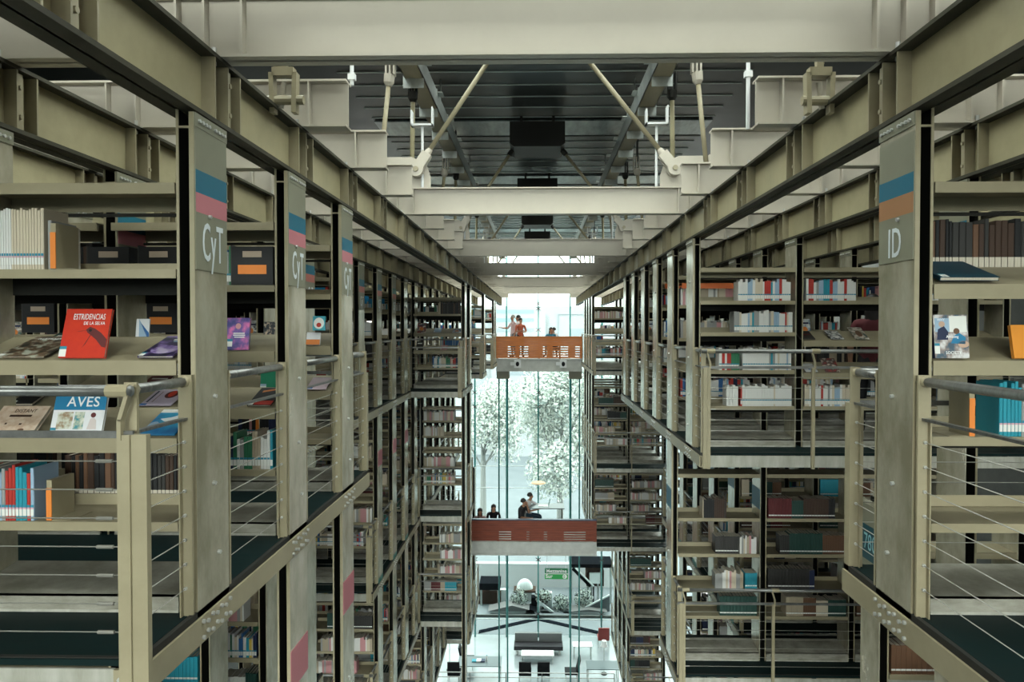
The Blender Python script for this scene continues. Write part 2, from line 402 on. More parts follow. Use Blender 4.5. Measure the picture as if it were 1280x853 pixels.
print('T', round(time.time() - T0, 1))
# ------------------------------------------------------------------ bookcases
LEAN = 20.0
def shelf_flat(mb, xa, xb, yf, yb, z, m, near=True):
    mb.box(xa, xb, yf, yb, z - .012, z, m)
    mb.box(xa, xb, yf, yf + .006, z - .042, z - .012, m)
    mb.box(xa, xb, yb - .008, yb, z - .012, z + .055, m)
    mb.box(xa, xb, yb - .012, yb - .004, z - .105, z - .012, M_SHADE)  # rear drop panel, coloured black for the shade under the shelf
def shelf_slope(mb, xa, xb, yf, yb, z, m):
    dz = .105
    mb.hexa(((xa, yf + .004, z - .016), (xb, yf + .004, z - .016), (xb, yb, z + dz - .012), (xa, yb, z + dz - .012), (xa, yf + .004, z - .004), (xb, yf + .004, z - .004), (xb, yb, z + dz), (xa, yb, z + dz)), m)
    mb.box(xa, xb, yf - .004, yf + .004, z - .068, z, m)
    mb.box(xa, xb, yb - .006, yb, z + dz - .05, z + dz, m)
def stock(xa, xb, z, yf, style, fill, key, start='in'):
    """row of standing books from xa towards xb on a shelf; xa is the atrium end"""
    sg = 1 if xb > xa else -1
    L = abs(xb - xa); pos = .0
    pal, h0, h1, t0, t1, lab = style
    i = 0; run = 0; col = None; hh = .2
    if start == 'out': x = xb; dr = -sg; lim = L * fill
    else: x = xa; dr = sg; lim = L * fill
    while pos < lim:
        if run <= 0:
            col = random.choice(pal); run = random.choice((1, 1, 1, 2, 3)) if lab != 'set' else random.randint(4, 12)
            hh = random.uniform(h0, h1); tt = random.uniform(t0, t1)
        run -= 1
        h = hh * random.uniform(.97, 1.0); th = tt * random.uniform(.9, 1.1)
        if lab != 'set' and random.random() < .5: h = random.uniform(h0, h1)
        if pos + th > lim: break
        dep = random.uniform(.15, .20)
        a = x + dr * pos; b = a + dr * (th - .0012)
        BOOKS.append(dict(x0=min(a, b), x1=max(a, b), y0=yf + .012, y1=yf + .012 + dep, z0=z + .0008, h=h, col=col, lab=lab, key=key, i=i, lean=0))
        pos += th; i += 1
ST = {
 'white':  (['white', 'white', 'white', 'white', 'cream', 'white', 'white', 'pale blue', 'teal', 'red', 'grey'], .20, .25, .016, .032, 'band'),
 'mixed':  (['white', 'blue', 'teal', 'red', 'cream', 'black', 'pink', 'green', 'grey', 'navy', 'yellow', 'white', 'white', 'beige'], .18, .25, .014, .036, 'band'),
 'bound':  (['dark brown', 'maroon', 'black', 'dark green', 'navy', 'brown', 'charcoal'], .22, .27, .028, .045, 'set'),
 'boundc': (['maroon', 'navy', 'dark green', 'cream', 'grey', 'teal', 'white', 'brown', 'beige'], .20, .25, .022, .04, 'set'),
 'dark':   (['black', 'charcoal', 'dark brown', 'black', 'beige'], .22, .28, .012, .03, 'none'),
 'pale':   (['cream', 'white', 'grey', 'beige', 'white', 'pink'], .19, .24, .016, .034, 'none'),
 'blue':   (['blue', 'pale blue', 'blue', 'teal', 'white', 'navy', 'red'], .20, .25, .018, .034, 'band'),
 'journal':(['white', 'white', 'cream', 'cream', 'white'], .27, .285, .010, .016, 'band2'),
 'teal':   (['teal', 'teal', 'grey', 'pale blue', 'red'], .22, .26, .012, .020, 'band2'),
}
ITEMS = []       # face-out books on sloped shelves (pod key, bay span, z, yf)
ST['rear'] = (['black', 'charcoal', 'dark brown', 'black', 'dark brown', 'brown'], .235, .27, .016, .034, 'pages')
def case_row(p, ri, yr, lab):
    s, lv = p['s'], p['lv']; zd = D[lv]
    near = yr < 7
    yf, yb = yr - HD, yr + HD
    root = thing('bookcase', (s * (p['ln'][0] + .09), yr, zd), lab, 'bookcase', 'grey steel bookcases of the %s gallery' % SIDE[s])
    CASES.append((root, p, ri, yr))
    fronty = (ri == 0 and p['front'])
    for bi in range(p['nb']):
        xa = s * (p['ln'][0] + 1.13 * bi + .09); xb = s * (p['ln'][0] + 1.13 * (bi + 1) - .004)
        if lv == 0:
            if p['nm'] == 'front block' and s < 0:
                lev = [('f', .27), ('s', -.15), ('s', -.51), ('f', -.90)]
            elif p['nm'] == 'front block':
                lev = [('s', .20), ('s', -.15), ('f', -.50), ('f', -.90)]
            elif fronty and s > 0 and p['nm'] == 'long block':
                lev = [('f', .30), ('f', -.05), ('f', -.47), ('f', -.87)] if bi == 0 else [('f', .30), ('s', -.14), ('s', -.50), ('f', -.87)]
            elif fronty:
                lev = [('f', .30), ('s', -.12), ('s', -.50), ('f', -.87)]
            else:
                lev = [('f', .29), (random.choice('fs'), -.13), (random.choice('fs'), -.50), ('f', -.88)]
            cap0, cap1, pl = .615, .665, -1.205
        elif lv == 1:
            lev = [('f', zd + q) for q in (1.84, 1.38, .93, .58)]; cap0, cap1, pl = zd + 2.36, zd + 2.41, zd + .14
            if s < 0: lev = [('f', zd + q) for q in (2.10, 1.74, 1.38, 1.02, .62)]
        else:
            lev = [('f', zd + q) for q in (1.64, 1.26, .88, .5)]; cap0, cap1, pl = zd + 2.04, zd + 2.09, zd + .13
        m = MB(); m.box(xa, xb, yf - .004, yf + .014, cap0, cap1, M_SHELF); m.box(xa, xb, yf, yb, cap1 - .012, cap1, M_SHELF); m.box(xa, xb, yb - .012, yb, cap0 - .03, cap1, M_SHELF)
        part('top_cap', m, root)
        m = MB(); m.box(xa, xb, yf, yf + .012, zd, pl - .03, M_PLINTH)
        m.hexa(((xa, yf, pl - .042), (xb, yf, pl - .042), (xb, yb, pl), (xa, yb, pl), (xa, yf, pl - .03), (xb, yf, pl - .03), (xb, yb, pl + .012), (xa, yb, pl + .012)), M_PLINTH)
        m.box(xa, xb, yb - .012, yb, zd, pl, M_PLINTH); m.box(xa, xb, yf - .004, yf + .004, zd, zd + .012, M_FASC)
        part('plinth', m, root)
        for si, (kind, z) in enumerate(lev):
            m = MB()
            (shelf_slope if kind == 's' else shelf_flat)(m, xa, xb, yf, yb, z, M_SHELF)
            part('shelf', m, root)
            key = (p['s'], lv, p['nm'], ri, bi, si)
            if kind == 's':
                ITEMS.append((key, xa, xb, z, yf, yr))
            else:
                sp = SPEC.get(key)
                if sp is not None:
                    for (st, fill, a, b) in sp:
                        w = xb - xa
                        stock(xa + w * a, xa + w * b, z, yf, ST[st], fill, key)
                else:
                    if lv == 0: st = random.choice(['white', 'mixed', 'white', 'mixed', 'blue', 'pale', 'dark'])
                    elif s > 0 and yr < 16: st = random.choice(['bound', 'bound', 'boundc', 'boundc', 'mixed'])
                    else: st = random.choice(['bound', 'boundc', 'pale', 'mixed', 'pale', 'boundc', 'mixed'])
                    if random.random() < .90:
                        f = random.uniform(.45, .95)
                        stock(xa + (xb - xa) * .02, xb, z, yf, ST[st], f, key) if random.random() < .6 else stock(xa, xb - (xb - xa) * .02, z, yf, ST[st], f, key, 'out')
    if near or fronty or True:
        m = MB()
        for bi in range(p['nb'] + 1):
            X = p['ln'][0] + 1.13 * bi
            x = s * (X + .088); m.box(x, x + s * .006, yr + .0, yb - .004, zd, cap0, M_SHELF)
        part('end_panel', m, root)
    if p['nm'] == 'front block' and ri == 0:
        for bi in range(2):
            xa = s * (p['ln'][0] + 1.13 * bi + .09); xb = s * (p['ln'][0] + 1.13 * (bi + 1) - .004); w = xb - xa
            zr = -.90 if s < 0 else .285
            m = MB(); shelf_flat(m, xa, xb, yb + .002, yb + .19, zr, M_SHELF, False); part('rear_shelf', m, root)
            stock(xa + w * (.08 if s < 0 else .14), xb, zr, yb, ST['rear'], 1.0 if s > 0 else .72, (p['s'], lv, p['nm'], ri, bi, 6 if bi == 0 else 7))
    m = MB(); m.tube((s * (p['ln'][0] + .09), yb - .03, cap0 - .05), (s * (p['ln'][0] + 1.13 * p['nb']), yb - .03, cap0 - .05), .010, M_DARK, 6); part('tie_rod', m, root)
    return root
SPEC = {
 # front CyT bookcase: flat shelf 0 and flat shelf 3; x fraction 0 at the atrium end, 1 outwards
 (-1, 0, 'front block', 0, 0, 0): [('journal', 1.0, .60, 1.0), ('pale', 1.0, .545, .60)],
 (-1, 0, 'front block', 0, 0, 3): [('teal', 1.0, .66, 1.0)],
 (-1, 0, 'front block', 1, 0, 0): [('mixed', .50, .12, .9)],
 (-1, 0, 'front block', 1, 0, 3): [('dark', 1.0, .55, .99), ('mixed', 1.0, .02, .3)],
 (-1, 0, 'front block', 1, 1, 3): [('dark', 1.0, 0, .9)],
 (-1, 0, 'front block', 2, 0, 3): [('band_black', 1.0, .3, .75)],
 (-1, 0, 'front block', 2, 0, 0): [],
 (1, 0, 'front block', 0, 0, 2): [('teal', 1.0, .30, .75)],
 (1, 0, 'front block', 0, 0, 3): [],
 (1, 0, 'front block', 0, 1, 3): [],
 (1, 0, 'long block', 0, 0, 0): [('white', 1.0, .40, .98)],
 (1, 0, 'long block', 0, 0, 1): [('white', 1.0, .36, .99)],
 (1, 0, 'long block', 0, 0, 2): [('mixed', 1.0, .20, .44), ('white', 1.0, .45, .98)],
 (1, 0, 'long block', 0, 0, 3): [('white', 1.0, .43, .98), ('pale', 1.0, .28, .42)],
 (1, 0, 'long block', 0, 1, 0): [('white', 1.0, .03, .56)],
 (1, 0, 'long block', 0, 1, 3): [('white', 1.0, .02, .52)],
 (1, 1, 'single-row block', 0, 0, 0): [('dark', .5, .3, .9)],
 (1, 1, 'single-row block', 0, 0, 1): [('bound', 1.0, .46, .76), ('pale', 1.0, .76, .98)],
 (1, 1, 'single-row block', 0, 0, 2): [('pale', 1.0, .46, .82), ('boundc', 1.0, .83, .98)],
 (1, 1, 'single-row block', 0, 0, 3): [('bound', 1.0, .52, .98)],
}
ST['band_black'] = (['black', 'black', 'black', 'navy', 'pink'], .20, .24, .022, .032, 'band2')
for p in PODS:
    for ri, yr in enumerate(p['rows']):
        lab = 'grey steel bookcase, %s row in the %s, %s of %s gallery' % (ORD[ri], p['nm'], FL[p['lv']], SIDE[p['s']])
        case_row(p, ri, yr, lab)
print('T', round(time.time() - T0, 1))
# ------------------------------------------------------------------ guard railings
def rail_front(p):
    s, d, zd, y = p['s'], p['ln'][0], D[p['lv']], p['y0']
    xo = p['xo']; big = y < 9
    lab = 'tubular guard railing with cables across the front of %s %s, %s' % (SIDE[s], p['nm'], FL[p['lv']])
    t = thing('guard_railing', (s * d, y, zd), lab, 'railing', 'guard railings')
    zt, zm = zd + 1.075, zd + .905
    n = 8 if big else 6
    m = MB(); m.tube((s * (d + .0), y - .03, zt), (s * xo, y - .03, zt), .021, M_TUBE, n); part('top_rail', m, t, True)
    m = MB(); m.bar((s * (d - .0), y - .02, zm), (s * xo, y - .02, zm), .012, .028, M_TUBE); part('middle_rail', m, t)
    xs = [d + .02] + [X + .02 for X in LINES[s] if d + .3 < X < xo]
    for i, X in enumerate(xs):
        m = MB()
        w = .075 if i == 0 else .03
        if i == 0 and y < 5: X -= .075; w = .11
        m.box(s * X, s * (X + w), y - .03, y + .0, zd - .16, zm + .0, M_PAINT)
        m.box(s * (X + w * .55), s * (X + w), y - .04, y - .0, zd - .16, zm, M_PAINT)
        m.bar((s * (X + w * .9), y - .03, zm - .02), (s * (X + w * .9), y - .03, zm + .06), .016, .03, M_PAINT, (0, 1, 0))
        m.bar((s * (X + w * .9), y - .03, zm + .055), (s * (X + w * .9 - .035), y - .03, zt), .016, .03, M_PAINT, (0, 1, 0))
        m.tube((s * (X + w * .9 - .035), y - .03, zt), (s * (X + w * .9 + .05), y - .03, zt), .026, M_PAINT, n)
        part('railing_post', m, t)
    for q in range(7):
        z = zd + .80 - .112 * q
        m = MB(); m.tube((s * (d + .06), y - .018, z), (s * xo, y - .018, z), .0027 if big else .003, M_CABLE, 4)
        if big: m.tube((s * (d + .085), y - .018, z), (s * (d + .15), y - .018, z), .0075, M_CABLE, 6)
        part('cable', m, t)
def rail_seg(p, ya, yb, lab, big):
    s, d, zd = p['s'], p['ln'][0], D[p['lv']]
    x = s * (d + .035)
    t = thing('guard_railing', (x, ya, zd), lab, 'railing', 'guard railings')
    zt, zm = zd + 1.075, zd + .905
    n = 8 if big else 6
    m = MB(); m.tube((x, ya, zt), (x, yb, zt), .021, M_TUBE, n); m.tube((x, ya - .02, zt), (x, ya + .03, zt), .026, M_PAINT, n); m.tube((x, yb - .03, zt), (x, yb + .02, zt), .026, M_PAINT, n); part('top_rail', m, t, True)
    m = MB(); m.bar((x, ya, zm), (x, yb, zm), .028, .012, M_TUBE); part('middle_rail', m, t)
    for yy in (ya, yb):
        m = MB(); m.box(x - s * .03, x + s * .02, yy - .008, yy + .008, zd - .02, zt + .03, M_PAINT)
        m.box(x + s * .014, x + s * .02, yy - .03, yy + .03, zd - .02, zm, M_PAINT)
        part('railing_post', m, t)
    if big:
        for q in range(7):
            z = zd + .80 - .112 * q
            m = MB(); m.tube((x, ya - .015, z), (x, yb + .015, z), .0027, M_CABLE, 4)
            for yy in (ya, yb): m.tube((x, yy - .02, z), (x, yy + .02, z), .008, M_BOLT, 6)
            part('cable', m, t)
    else:
        m = MB()
        for q in range(7): z = zd + .80 - .112 * q; m.tube((x, ya, z), (x, yb, z), .003, M_CABLE, 4)
        part('cable_set', m, t)
for p in PODS:
    if p['nm'] == 'shaded near block': continue
    if p['front']: rail_front(p)
    ys = [(p['y0'] + .02, p['rows'][0] - HD - .03)]
    for a, b in zip(p['rows'][:-1], p['rows'][1:]): ys.append((a + HD + .03, b - HD - .03))
    ys.append((p['rows'][-1] + HD + .03, p['y1'] - .05))
    for i, (a, b) in enumerate(ys):
        if b - a < .12: continue
        lab = 'guard railing along the atrium, %s gap of %s %s, %s' % (ORD[i], SIDE[p['s']], p['nm'], FL[p['lv']])
        rail_seg(p, a, b, lab, a < 15)
    if p['nm'] == 'front block' or p['nm'] == 'recessed block':       # end railing closing the block
        s, d, zd, y = p['s'], p['ln'][0], D[p['lv']], p['y1'] - .03
        t = thing('guard_railing', (s * d, y, zd), 'end railing with stout channel post closing %s %s, %s' % (SIDE[s], p['nm'], FL[p['lv']]), 'railing', 'guard railings')
        m = MB(); m.box(s * (d + .0), s * (d + .075), y - .03, y + .03, zd - .16, zd + .905, M_PAINT)
        m.bar((s * (d + .03), y, zd + .9), (s * (d + .06), y, zd + 1.075), .03, .016, M_PAINT, (0, 1, 0)); part('railing_post', m, t)
        m = MB(); m.tube((s * (d + .03), y, zd + 1.075), (s * p['xo'], y, zd + 1.075), .021, M_TUBE); part('top_rail', m, t, True)
        m = MB(); m.bar((s * (d + .03), y, zd + .905), (s * p['xo'], y, zd + .905), .012, .028, M_TUBE); part('middle_rail', m, t)
        for q in range(7):
            z = zd + .80 - .112 * q
            m = MB(); m.tube((s * (d + .06), y, z), (s * p['xo'], y, z), .0027, M_CABLE, 4); part('cable', m, t)

# ------------------------------------------------------------------ main girders along the atrium
YB0, YB1 = -1.5, 32.0
CY = [3.55 - 4 * 1.21 + 1.21 * i for i in range(0, 28)]       # cross girder stations
for s in (-1, 1):
    for li, X in enumerate(LINES[s][:4]):
        xw = X + .078
        t = thing('steel_girder', (s * xw, YB0, ZB0), '%s long olive steel girder above the %s gallery, %s' % (['nearest the atrium,', 'second', 'third', 'fourth'][li] if li else 'atrium-edge', SIDE[s], ['carrying the outer posts', 'one bay in from the atrium', 'two bays in from the atrium', 'three bays in from the atrium'][li]), 'girder', 'long steel girders')
        for nm, z0, z1 in (('bottom_flange', ZB0, ZB0 + .022), ('top_flange', ZB1 - .020, ZB1)):
            m = MB(); m.box(s * X, s * (X + .156), YB0, YB1, z0, z1, M_FLANGE); part(nm, m, t)
        m = MB(); m.box(s * (xw - .006), s * (xw + .006), YB0, YB1, ZB0, ZB1, M_GIRD); part('web', m, t)
        allm = MB()
        for yc in CY:
            if yc < YB0 + .2 or yc > YB1 - .2: continue
            m = MB()
            for dy in (-.115, .03, .175):
                m.box(s * (X + .004), s * (xw + .07), yc + dy - .006, yc + dy + .006, ZB0 + .016, ZB1 - .016, M_PAINT)
            m.box(s * (X + .02), s * (X + .03), yc + .03, yc + .09, ZB0 + .016, ZB1 - .03, M_PAINT)
            if yc < 16 and li < 2:
                for zz in (.09, .24):
                    m.tube((s * (X + .02), yc + .06, ZB0 + zz), (s * (X + .004), yc + .06, ZB0 + zz), .013, M_PAINT, 8)
                for q in (-.05, .04):
                    m.tube((s * (X + .04), yc + q, ZB1 + .012), (s * (X + .04), yc + q, ZB1 + .05), .012, M_BOLT, 6)
                    m.tube((s * (X + .04), yc + q, ZB1 - .04), (s * (X + .04), yc + q, ZB1 - .016), .012, M_BOLT, 6)
            part('stiffener_rib', m, t)

# ------------------------------------------------------------------ cross girders
for i, yc in enumerate(CY):
    if yc > 32: continue
    full = (i % 4 == 0)
    runs = [(-5.2, 5.3)] if full else [(-5.2, -1.275), (1.455, 5.3)]
    for (xa, xb) in runs:
        side = 'spanning the atrium' if full else 'stub on the %s side' % ('CyT' if xa < 0 else 'ID')
        vis = i - 4
        lab = '%s pale cross girder of the ceiling grid, %s' % (ORD[i], side)
        t = thing('cross_girder', ((xa + xb) / 2, yc, ZC0), lab, 'girder', 'pale cross girders')
        m = MB(); m.box(xa, xb, yc - .065, yc + .065, ZC0, ZC0 + .014, M_BEAM); part('bottom_flange', m, t)
        m = MB(); m.box(xa, xb, yc - .065, yc + .065, ZC1 - .014, ZC1, M_BEAM); part('top_flange', m, t)
        m = MB(); m.box(xa, xb, yc - .006, yc + .006, ZC0, ZC1, M_BEAM); part('web', m, t)
        m = MB()
        xs = ([-1.80, -1.66, -1.47, 1.66, 1.80, 1.94] if full else ([-1.53, -2.7, -2.9] if xa < 0 else [1.62, 2.85, 3.05]))
        for x in xs:
            m = MB(); m.box(x - .006, x + .006, yc - .06, yc + .06, ZC0 + .014, ZC1 - .014, M_BEAM); part('stiffener_rib', m, t)
print('T', round(time.time() - T0, 1))
# ------------------------------------------------------------------ roof
ce = tag(bpy.data.objects.new('ceiling', None), kind='structure'); COL.objects.link(ce); ce.location = (0, 16, ROOF)
m = MB()
OPEN_Y = 10.3  # roof openings added out of view up to here, to light the atrium
m.box(-9.2, 9.2, YR, -8.0, 6.0, 6.2, M_ROOF); m.box(-9.2, 9.2, -8.1, -7.9, ROOF + .2, 6.2, M_ROOF)  # unseen raised roof behind the camera, added to cut frontal sky light
for ya, yb in ((OPEN_Y, 22.4), (24.6, 30.6)): m.box(-3.3, 3.5, ya, yb, ROOF, ROOF + .2, M_ROOF)
yq = -8.0
while yq < YG:
    for xa, xb in ((-9.2, -3.3), (3.5, 9.2)): m.box(xa, xb, yq, yq + (SIDE_RIB if yq < 5.0 else 1.21 if yq < 16.4 else .12), ROOF, ROOF + .2, M_ROOF)
    if yq < OPEN_Y - .3 or 22.4 < yq < 24.3 or yq > 30.6: m.box(-3.3, 3.5, yq, yq + (1.06 if yq < 1.0 else SKY_RIB if yq < 11 else .1), ROOF, ROOF + .2, M_ROOF)
    yq += 1.21
part('roof_cladding', m, ce)
m = MB(); m.box(-9.2, 9.2, -8, YG + .3, ROOF + .21, ROOF + .22, M_GLASS)  # pane over the roof openings added for light
part('added_skylight_pane', m, ce)
m = MB()
k = OPEN_Y
while k < YG:
    if k < 22.3 or 24.6 < k < 30.5: m.box(-3.1, 3.3, k, k + .02, ROOF - .016, ROOF, M_SEAM)
    k += .585
part('roof_seam', m, ce)
NODES = [3.55 + 4.84 * i for i in range(0, 6)]
m = MB()
for y in NODES[1:]: m.box(-3.1, 3.3, y + 5.0 - 4.84, y + 6.0 - 4.84, ROOF - .04, ROOF - .01, M_BAND); m.box(-3.1, 3.3, y + 6.02 - 4.84, y + 6.10 - 4.84, ROOF - .05, ROOF - .01, M_DARK)
part('rib_band', m, ce)
for s in (-1, 1):
    sd = SIDE[s]
    t = thing('roof_channel', (s * 1.5, 5, 3.2), 'galvanised roof channel running lengthwise above the %s side of the atrium' % sd, 'roof channel', 'galvanised roof channels')
    xa, xb = (1.42, 1.66)
    m = MB(); m.box(s * xa, s * (xa + .012), 5, 32, 3.12, 3.36, M_GALV); m.box(s * xa, s * xb, 5, 32, 3.12, 3.132, M_PAINT); m.box(s * (xb - .012), s * xb, 5, 32, 3.12, 3.30, M_GALV); part('channel', m, t)
    for y in [5.2 + 1.21 * i for i in range(22)]:
        m = MB(); m.box(s * xa, s * (xb + .02), y, y + .012, 3.0, 3.40, M_GALV); m.box(s * (xa - .07), s * (xa + .005), y, y + .2, 3.345, 3.357, M_GALV); part('joint_plate', m, t)
    m = MB()
    for y in [6.4 + 4.84 * i for i in range(6)]: m.tube((s * 1.54, y, 3.36), (s * 1.54, y, ROOF), .012, M_GALV, 6)
    part('hanger', m, t)
for i, y in enumerate(NODES):
    if y < 3: continue
    nm = ORD[i]
    t = thing('truss_block', (0, y, 3.28), 'dark apex block under the roof on the %s truss frame' % nm, 'truss block', 'dark apex blocks')
    m = MB(); c = .07
    m.prism(((-.5, 3.73), (-.5, 3.34), (-.5 + c, 3.28), (.5 - c, 3.28), (.5, 3.34), (.5, 3.73)), 1, y - .45, y + .45, M_DARK); part('block', m, t)
    m = MB()
    for s in (-1, 1): m.bar((s * .30, y, 3.73), (s * .30, y, ROOF), .05, .05, M_DARK)
    part('hanger', m, t)
    for s in (-1, 1):
        pin = Vector((s * (1.42 if s < 0 else 1.60), y - .10, 1.86))
        ap = Vector((s * .47, y - .05, 3.30))
        d = (ap - pin).normalized()
        t = thing('tie_rod', pin, 'diagonal tie rod of the %s truss frame on the %s side' % (nm, SIDE[s]), 'tie rod', 'tie rods')
        m = MB(); m.tube(pin + d * .26, ap, .028, M_PAINT, 10); part('rod', m, t, True)
        m = MB()
        sd = Vector((0, 1, 0)); up = d.cross(sd)
        for off in (-.035, .035):
            M = Matrix((( d.x, sd.x, up.x, 0), (d.y, sd.y, up.y, 0), (d.z, sd.z, up.z, 0), (0, 0, 0, 1)))
            M = Matrix.Translation(pin + d * .10 + sd * off) @ M
            m.obox(M, .13, .012, .06, M_BEAM)
            M2 = Matrix.Translation(pin + sd * off) @ M.to_3x3().to_4x4()
            m.tube(pin + sd * (off - .012), pin + sd * (off + .012), .085, M_BEAM, 14)
        m.tube(pin + d * .2, pin + d * .29, .05, M_BEAM, 12, .034)
        m.tube(pin - sd * .07, pin + sd * .07, .03, M_PAINT, 10)
        part('fork', m, t)
        m = MB(); m.tube(ap - d * .1, ap + d * .1, .05, M_DARK, 8); part('end_socket', m, t)
        t = thing('gusset_plate', (s * 1.6, y, ZC1), 'pale gusset plate on the %s truss frame over the %s girder' % (nm, SIDE[s]), 'gusset plate', 'gusset plates')
        x0, x1 = s * 1.27 + (0 if s < 0 else .18), s * 1.85 + (0 if s < 0 else .18)
        m = MB(); m.prism(((x0, ZC1), (x1, ZC1), (x1, 2.03), (x0 + s * .22, 2.03), (x0 + s * .05, 1.95), (x0, 1.80)), 1, y - .012, y + .012, M_BEAM); part('plate', m, t)
        m = MB(); m.box(x1 - .02, x1 + .02, y - .08, y + .08, ZC1, 2.03, M_BEAM); part('rib', m, t)
        # hanger rods with forked ends
        for j, (p0, p1, r, mm, mf, wd) in enumerate((((1.80, -.25, 2.00), (1.70, -.30, 2.83), .027, M_PAINT, M_BEAM, 'pale'), ((1.66, .95, 1.95), (1.62, .8, 3.0), .03, M_GIRD, M_DARK, 'dark'))):  # second fork is charcoal: its unlit look is put into the colour
            off = 0 if s < 0 else .12
            a = Vector((s * (p0[0] + off), y + p0[1], p0[2])); b = Vector((s * (p1[0] + off), y + p1[1], p1[2])); d = (b - a).normalized()
            t = thing('hanger_rod', a, '%s hanger rod with forked head on the %s truss frame, %s side' % (wd, nm, SIDE[s]), 'hanger rod', 'hanger rods')
            m = MB(); m.tube(a - d * .28, b, r, mm, 10); part('rod', m, t, True)
            m = MB(); m.tube(b - d * .02, b + d * .07, .06, mf, 12, .066); m.tube(b - d * .06, b - d * .02, .035, mf, 12, .06)
            for q in (-.045, 0, .045):
                m.obox(Matrix.Translation(b + d * .17 + Vector((q, 0, 0))), .010, .05, .11, mf)
            part('fork', m, t)
            m = MB(); m.box(b.x - .012, b.x + .012, b.y - .06, b.y + .06, b.z + .2, ROOF, M_DARK); part('lug', m, t)
        # white cradle brackets under the channels
        bx = s * 1.36 if s < 0 else 1.40
        t = thing('cradle_bracket', (bx, y - .045, 2.40), 'white U-shaped cradle bracket at the %s truss frame, %s side' % (nm, SIDE[s]), 'bracket', 'cradle brackets')
        m = MB(); m.box(bx - .13, bx + .13, y - .105, y + .015, 2.38, 2.40, M_WHITE); m.box(bx - .13, bx - .115, y - .105, y + .015, 2.38, 2.56, M_WHITE); m.box(bx + .115, bx + .13, y - .105, y + .015, 2.38, 2.60, M_WHITE); part('cradle', m, t)
        m = MB(); m.tube((bx, y - .045, ZC1), (bx, y - .045, 2.38), .016, M_WHITE, 8); part('stem', m, t)
# big clevises in front of the first stubs
for s in (-1, 1):
    c = at(355 if s < 0 else 1024, 92, 4.25)
    t = thing('clevis', c, 'cast clevis fork hanging under the first cross girder above the %s girder' % SIDE[s], 'clevis', 'cast clevises')
    m = MB()
    w = .065
    m.box(c.x - w, c.x + w, c.y - .03, c.y + .03, c.z - .02, c.z + .03, M_PAINT)
    for q, zb in ((-1, -.24), (1, -.24)):
        m.hexa(((c.x + q * w - .014, c.y - .03, c.z + zb), (c.x + q * w + .014, c.y - .03, c.z + zb), (c.x + q * w + .014, c.y + .03, c.z + zb), (c.x + q * w - .014, c.y + .03, c.z + zb),
                (c.x + q * w * 1.1 - .014, c.y - .03, c.z), (c.x + q * w * 1.1 + .014, c.y - .03, c.z), (c.x + q * w * 1.1 + .014, c.y + .03, c.z), (c.x + q * w * 1.1 - .014, c.y + .03, c.z)), M_PAINT)
    part('fork', m, t)
    m = MB(); m.tube((c.x - .10, c.y, c.z - .16), (c.x + .12, c.y, c.z - .16), .028, M_PAINT, 10); part('pin', m, t)
    m = MB(); m.tube((c.x, c.y, c.z - .05), (c.x + s * .03, c.y + .03, c.z - .2), .018, M_BEAM, 8); part('rod', m, t)
    m = MB(); m.box(c.x - .02, c.x + .02, c.y - .02, c.y + .02, c.z + .03, c.z + .30, M_PAINT); part('lug', m, t)
    # drain pipe piece at the stub end
    c = at(434 if s < 0 else 942, 88, 4.72)
    t = thing('drop_pipe', c, 'short white drop pipe beside the end of the first stub girder, %s side' % SIDE[s], 'pipe', 'drop pipes')
    m = MB(); m.tube((c.x, c.y + .12, 1.665 if s < 0 else 1.35), (c.x, c.y + .12, 3.0), .014, M_WHITE, 8); m.box(c.x - .025, c.x + .025, c.y + .10, c.y + .14, 1.7, 1.74, M_WHITE); tag(t); part('pipe', m, t)
    m = MB(); m.tube((c.x, c.y + .12, 3.0), (c.x, c.y + .12, ROOF), .012, M_GALV, 6); part('hanger', m, t)

# ------------------------------------------------------------------ shell: side walls, ground floor, glass wall
m = MB(); m.box(-9.2, -9.0, YR, YG, GROUND, ROOF, M_WALL); tag(m.build('wall_left'), kind='structure')
m = MB(); m.box(9.0, 9.2, YR, YG, GROUND, ROOF, M_WALL); tag(m.build('wall_right'), kind='structure')
m = MB(); m.box(-9.2, 9.2, YR, YG, GROUND - .2, GROUND, M_FLOOR); tag(m.build('floor'), kind='structure')
wb = tag(bpy.data.objects.new('window_2', None), kind='structure'); COL.objects.link(wb); wb.location = (0, YR, GROUND)  # unseen end window behind the camera, opening sized for the frontal light
for i in range(9):
    m = MB(); m.box(-9 + 2 * i + .04, -7 + 2 * i - .04, YR - .01, YR + .01, -7, 6.0, M_GLASS); part('pane', m, wb)
m = MB(); m.box(-9.2, 9.2, YR - .1, YR + .1, GROUND, -7, M_WALL)
for i in range(10): m.box(-9 + 2 * i - .05, -9 + 2 * i + .05, YR - .1, YR + .1, -7, 6.0, M_FIN)
part('wall', m, wb)
M_TINT = M_GLASS.copy(); M_TINT.name = 'tinted glazing'
for nd in M_TINT.node_tree.nodes:
    if nd.type == 'BSDF_TRANSPARENT': nd.inputs['Color'].default_value = (.66, .75, .745, 1)
win = tag(bpy.data.objects.new('window_1', None), kind='structure'); COL.objects.link(win); win.location = (0, YG, GROUND)
FINX = [.05 + 1.57 * i for i in range(-5, 6)]
for a, b in zip(FINX[:-1], FINX[1:]):
    m = MB(); m.box(a + .03, b - .03, YG - .01, YG + .01, GROUND, ROOF, M_TINT); part('pane', m, win)
for x in FINX:
    m = MB(); m.box(x - .035, x + .035, YG - .28, YG + .02, GROUND, ROOF, M_FIN); part('fin', m, win)
m = MB()
for z in (-1.1, -6.9, -8.0, -9.55, -14.6): m.box(FINX[0], FINX[-1], YG - .02, YG + .02, z - .012, z + .012, M_GALV)
part('transom', m, win)
m = MB()
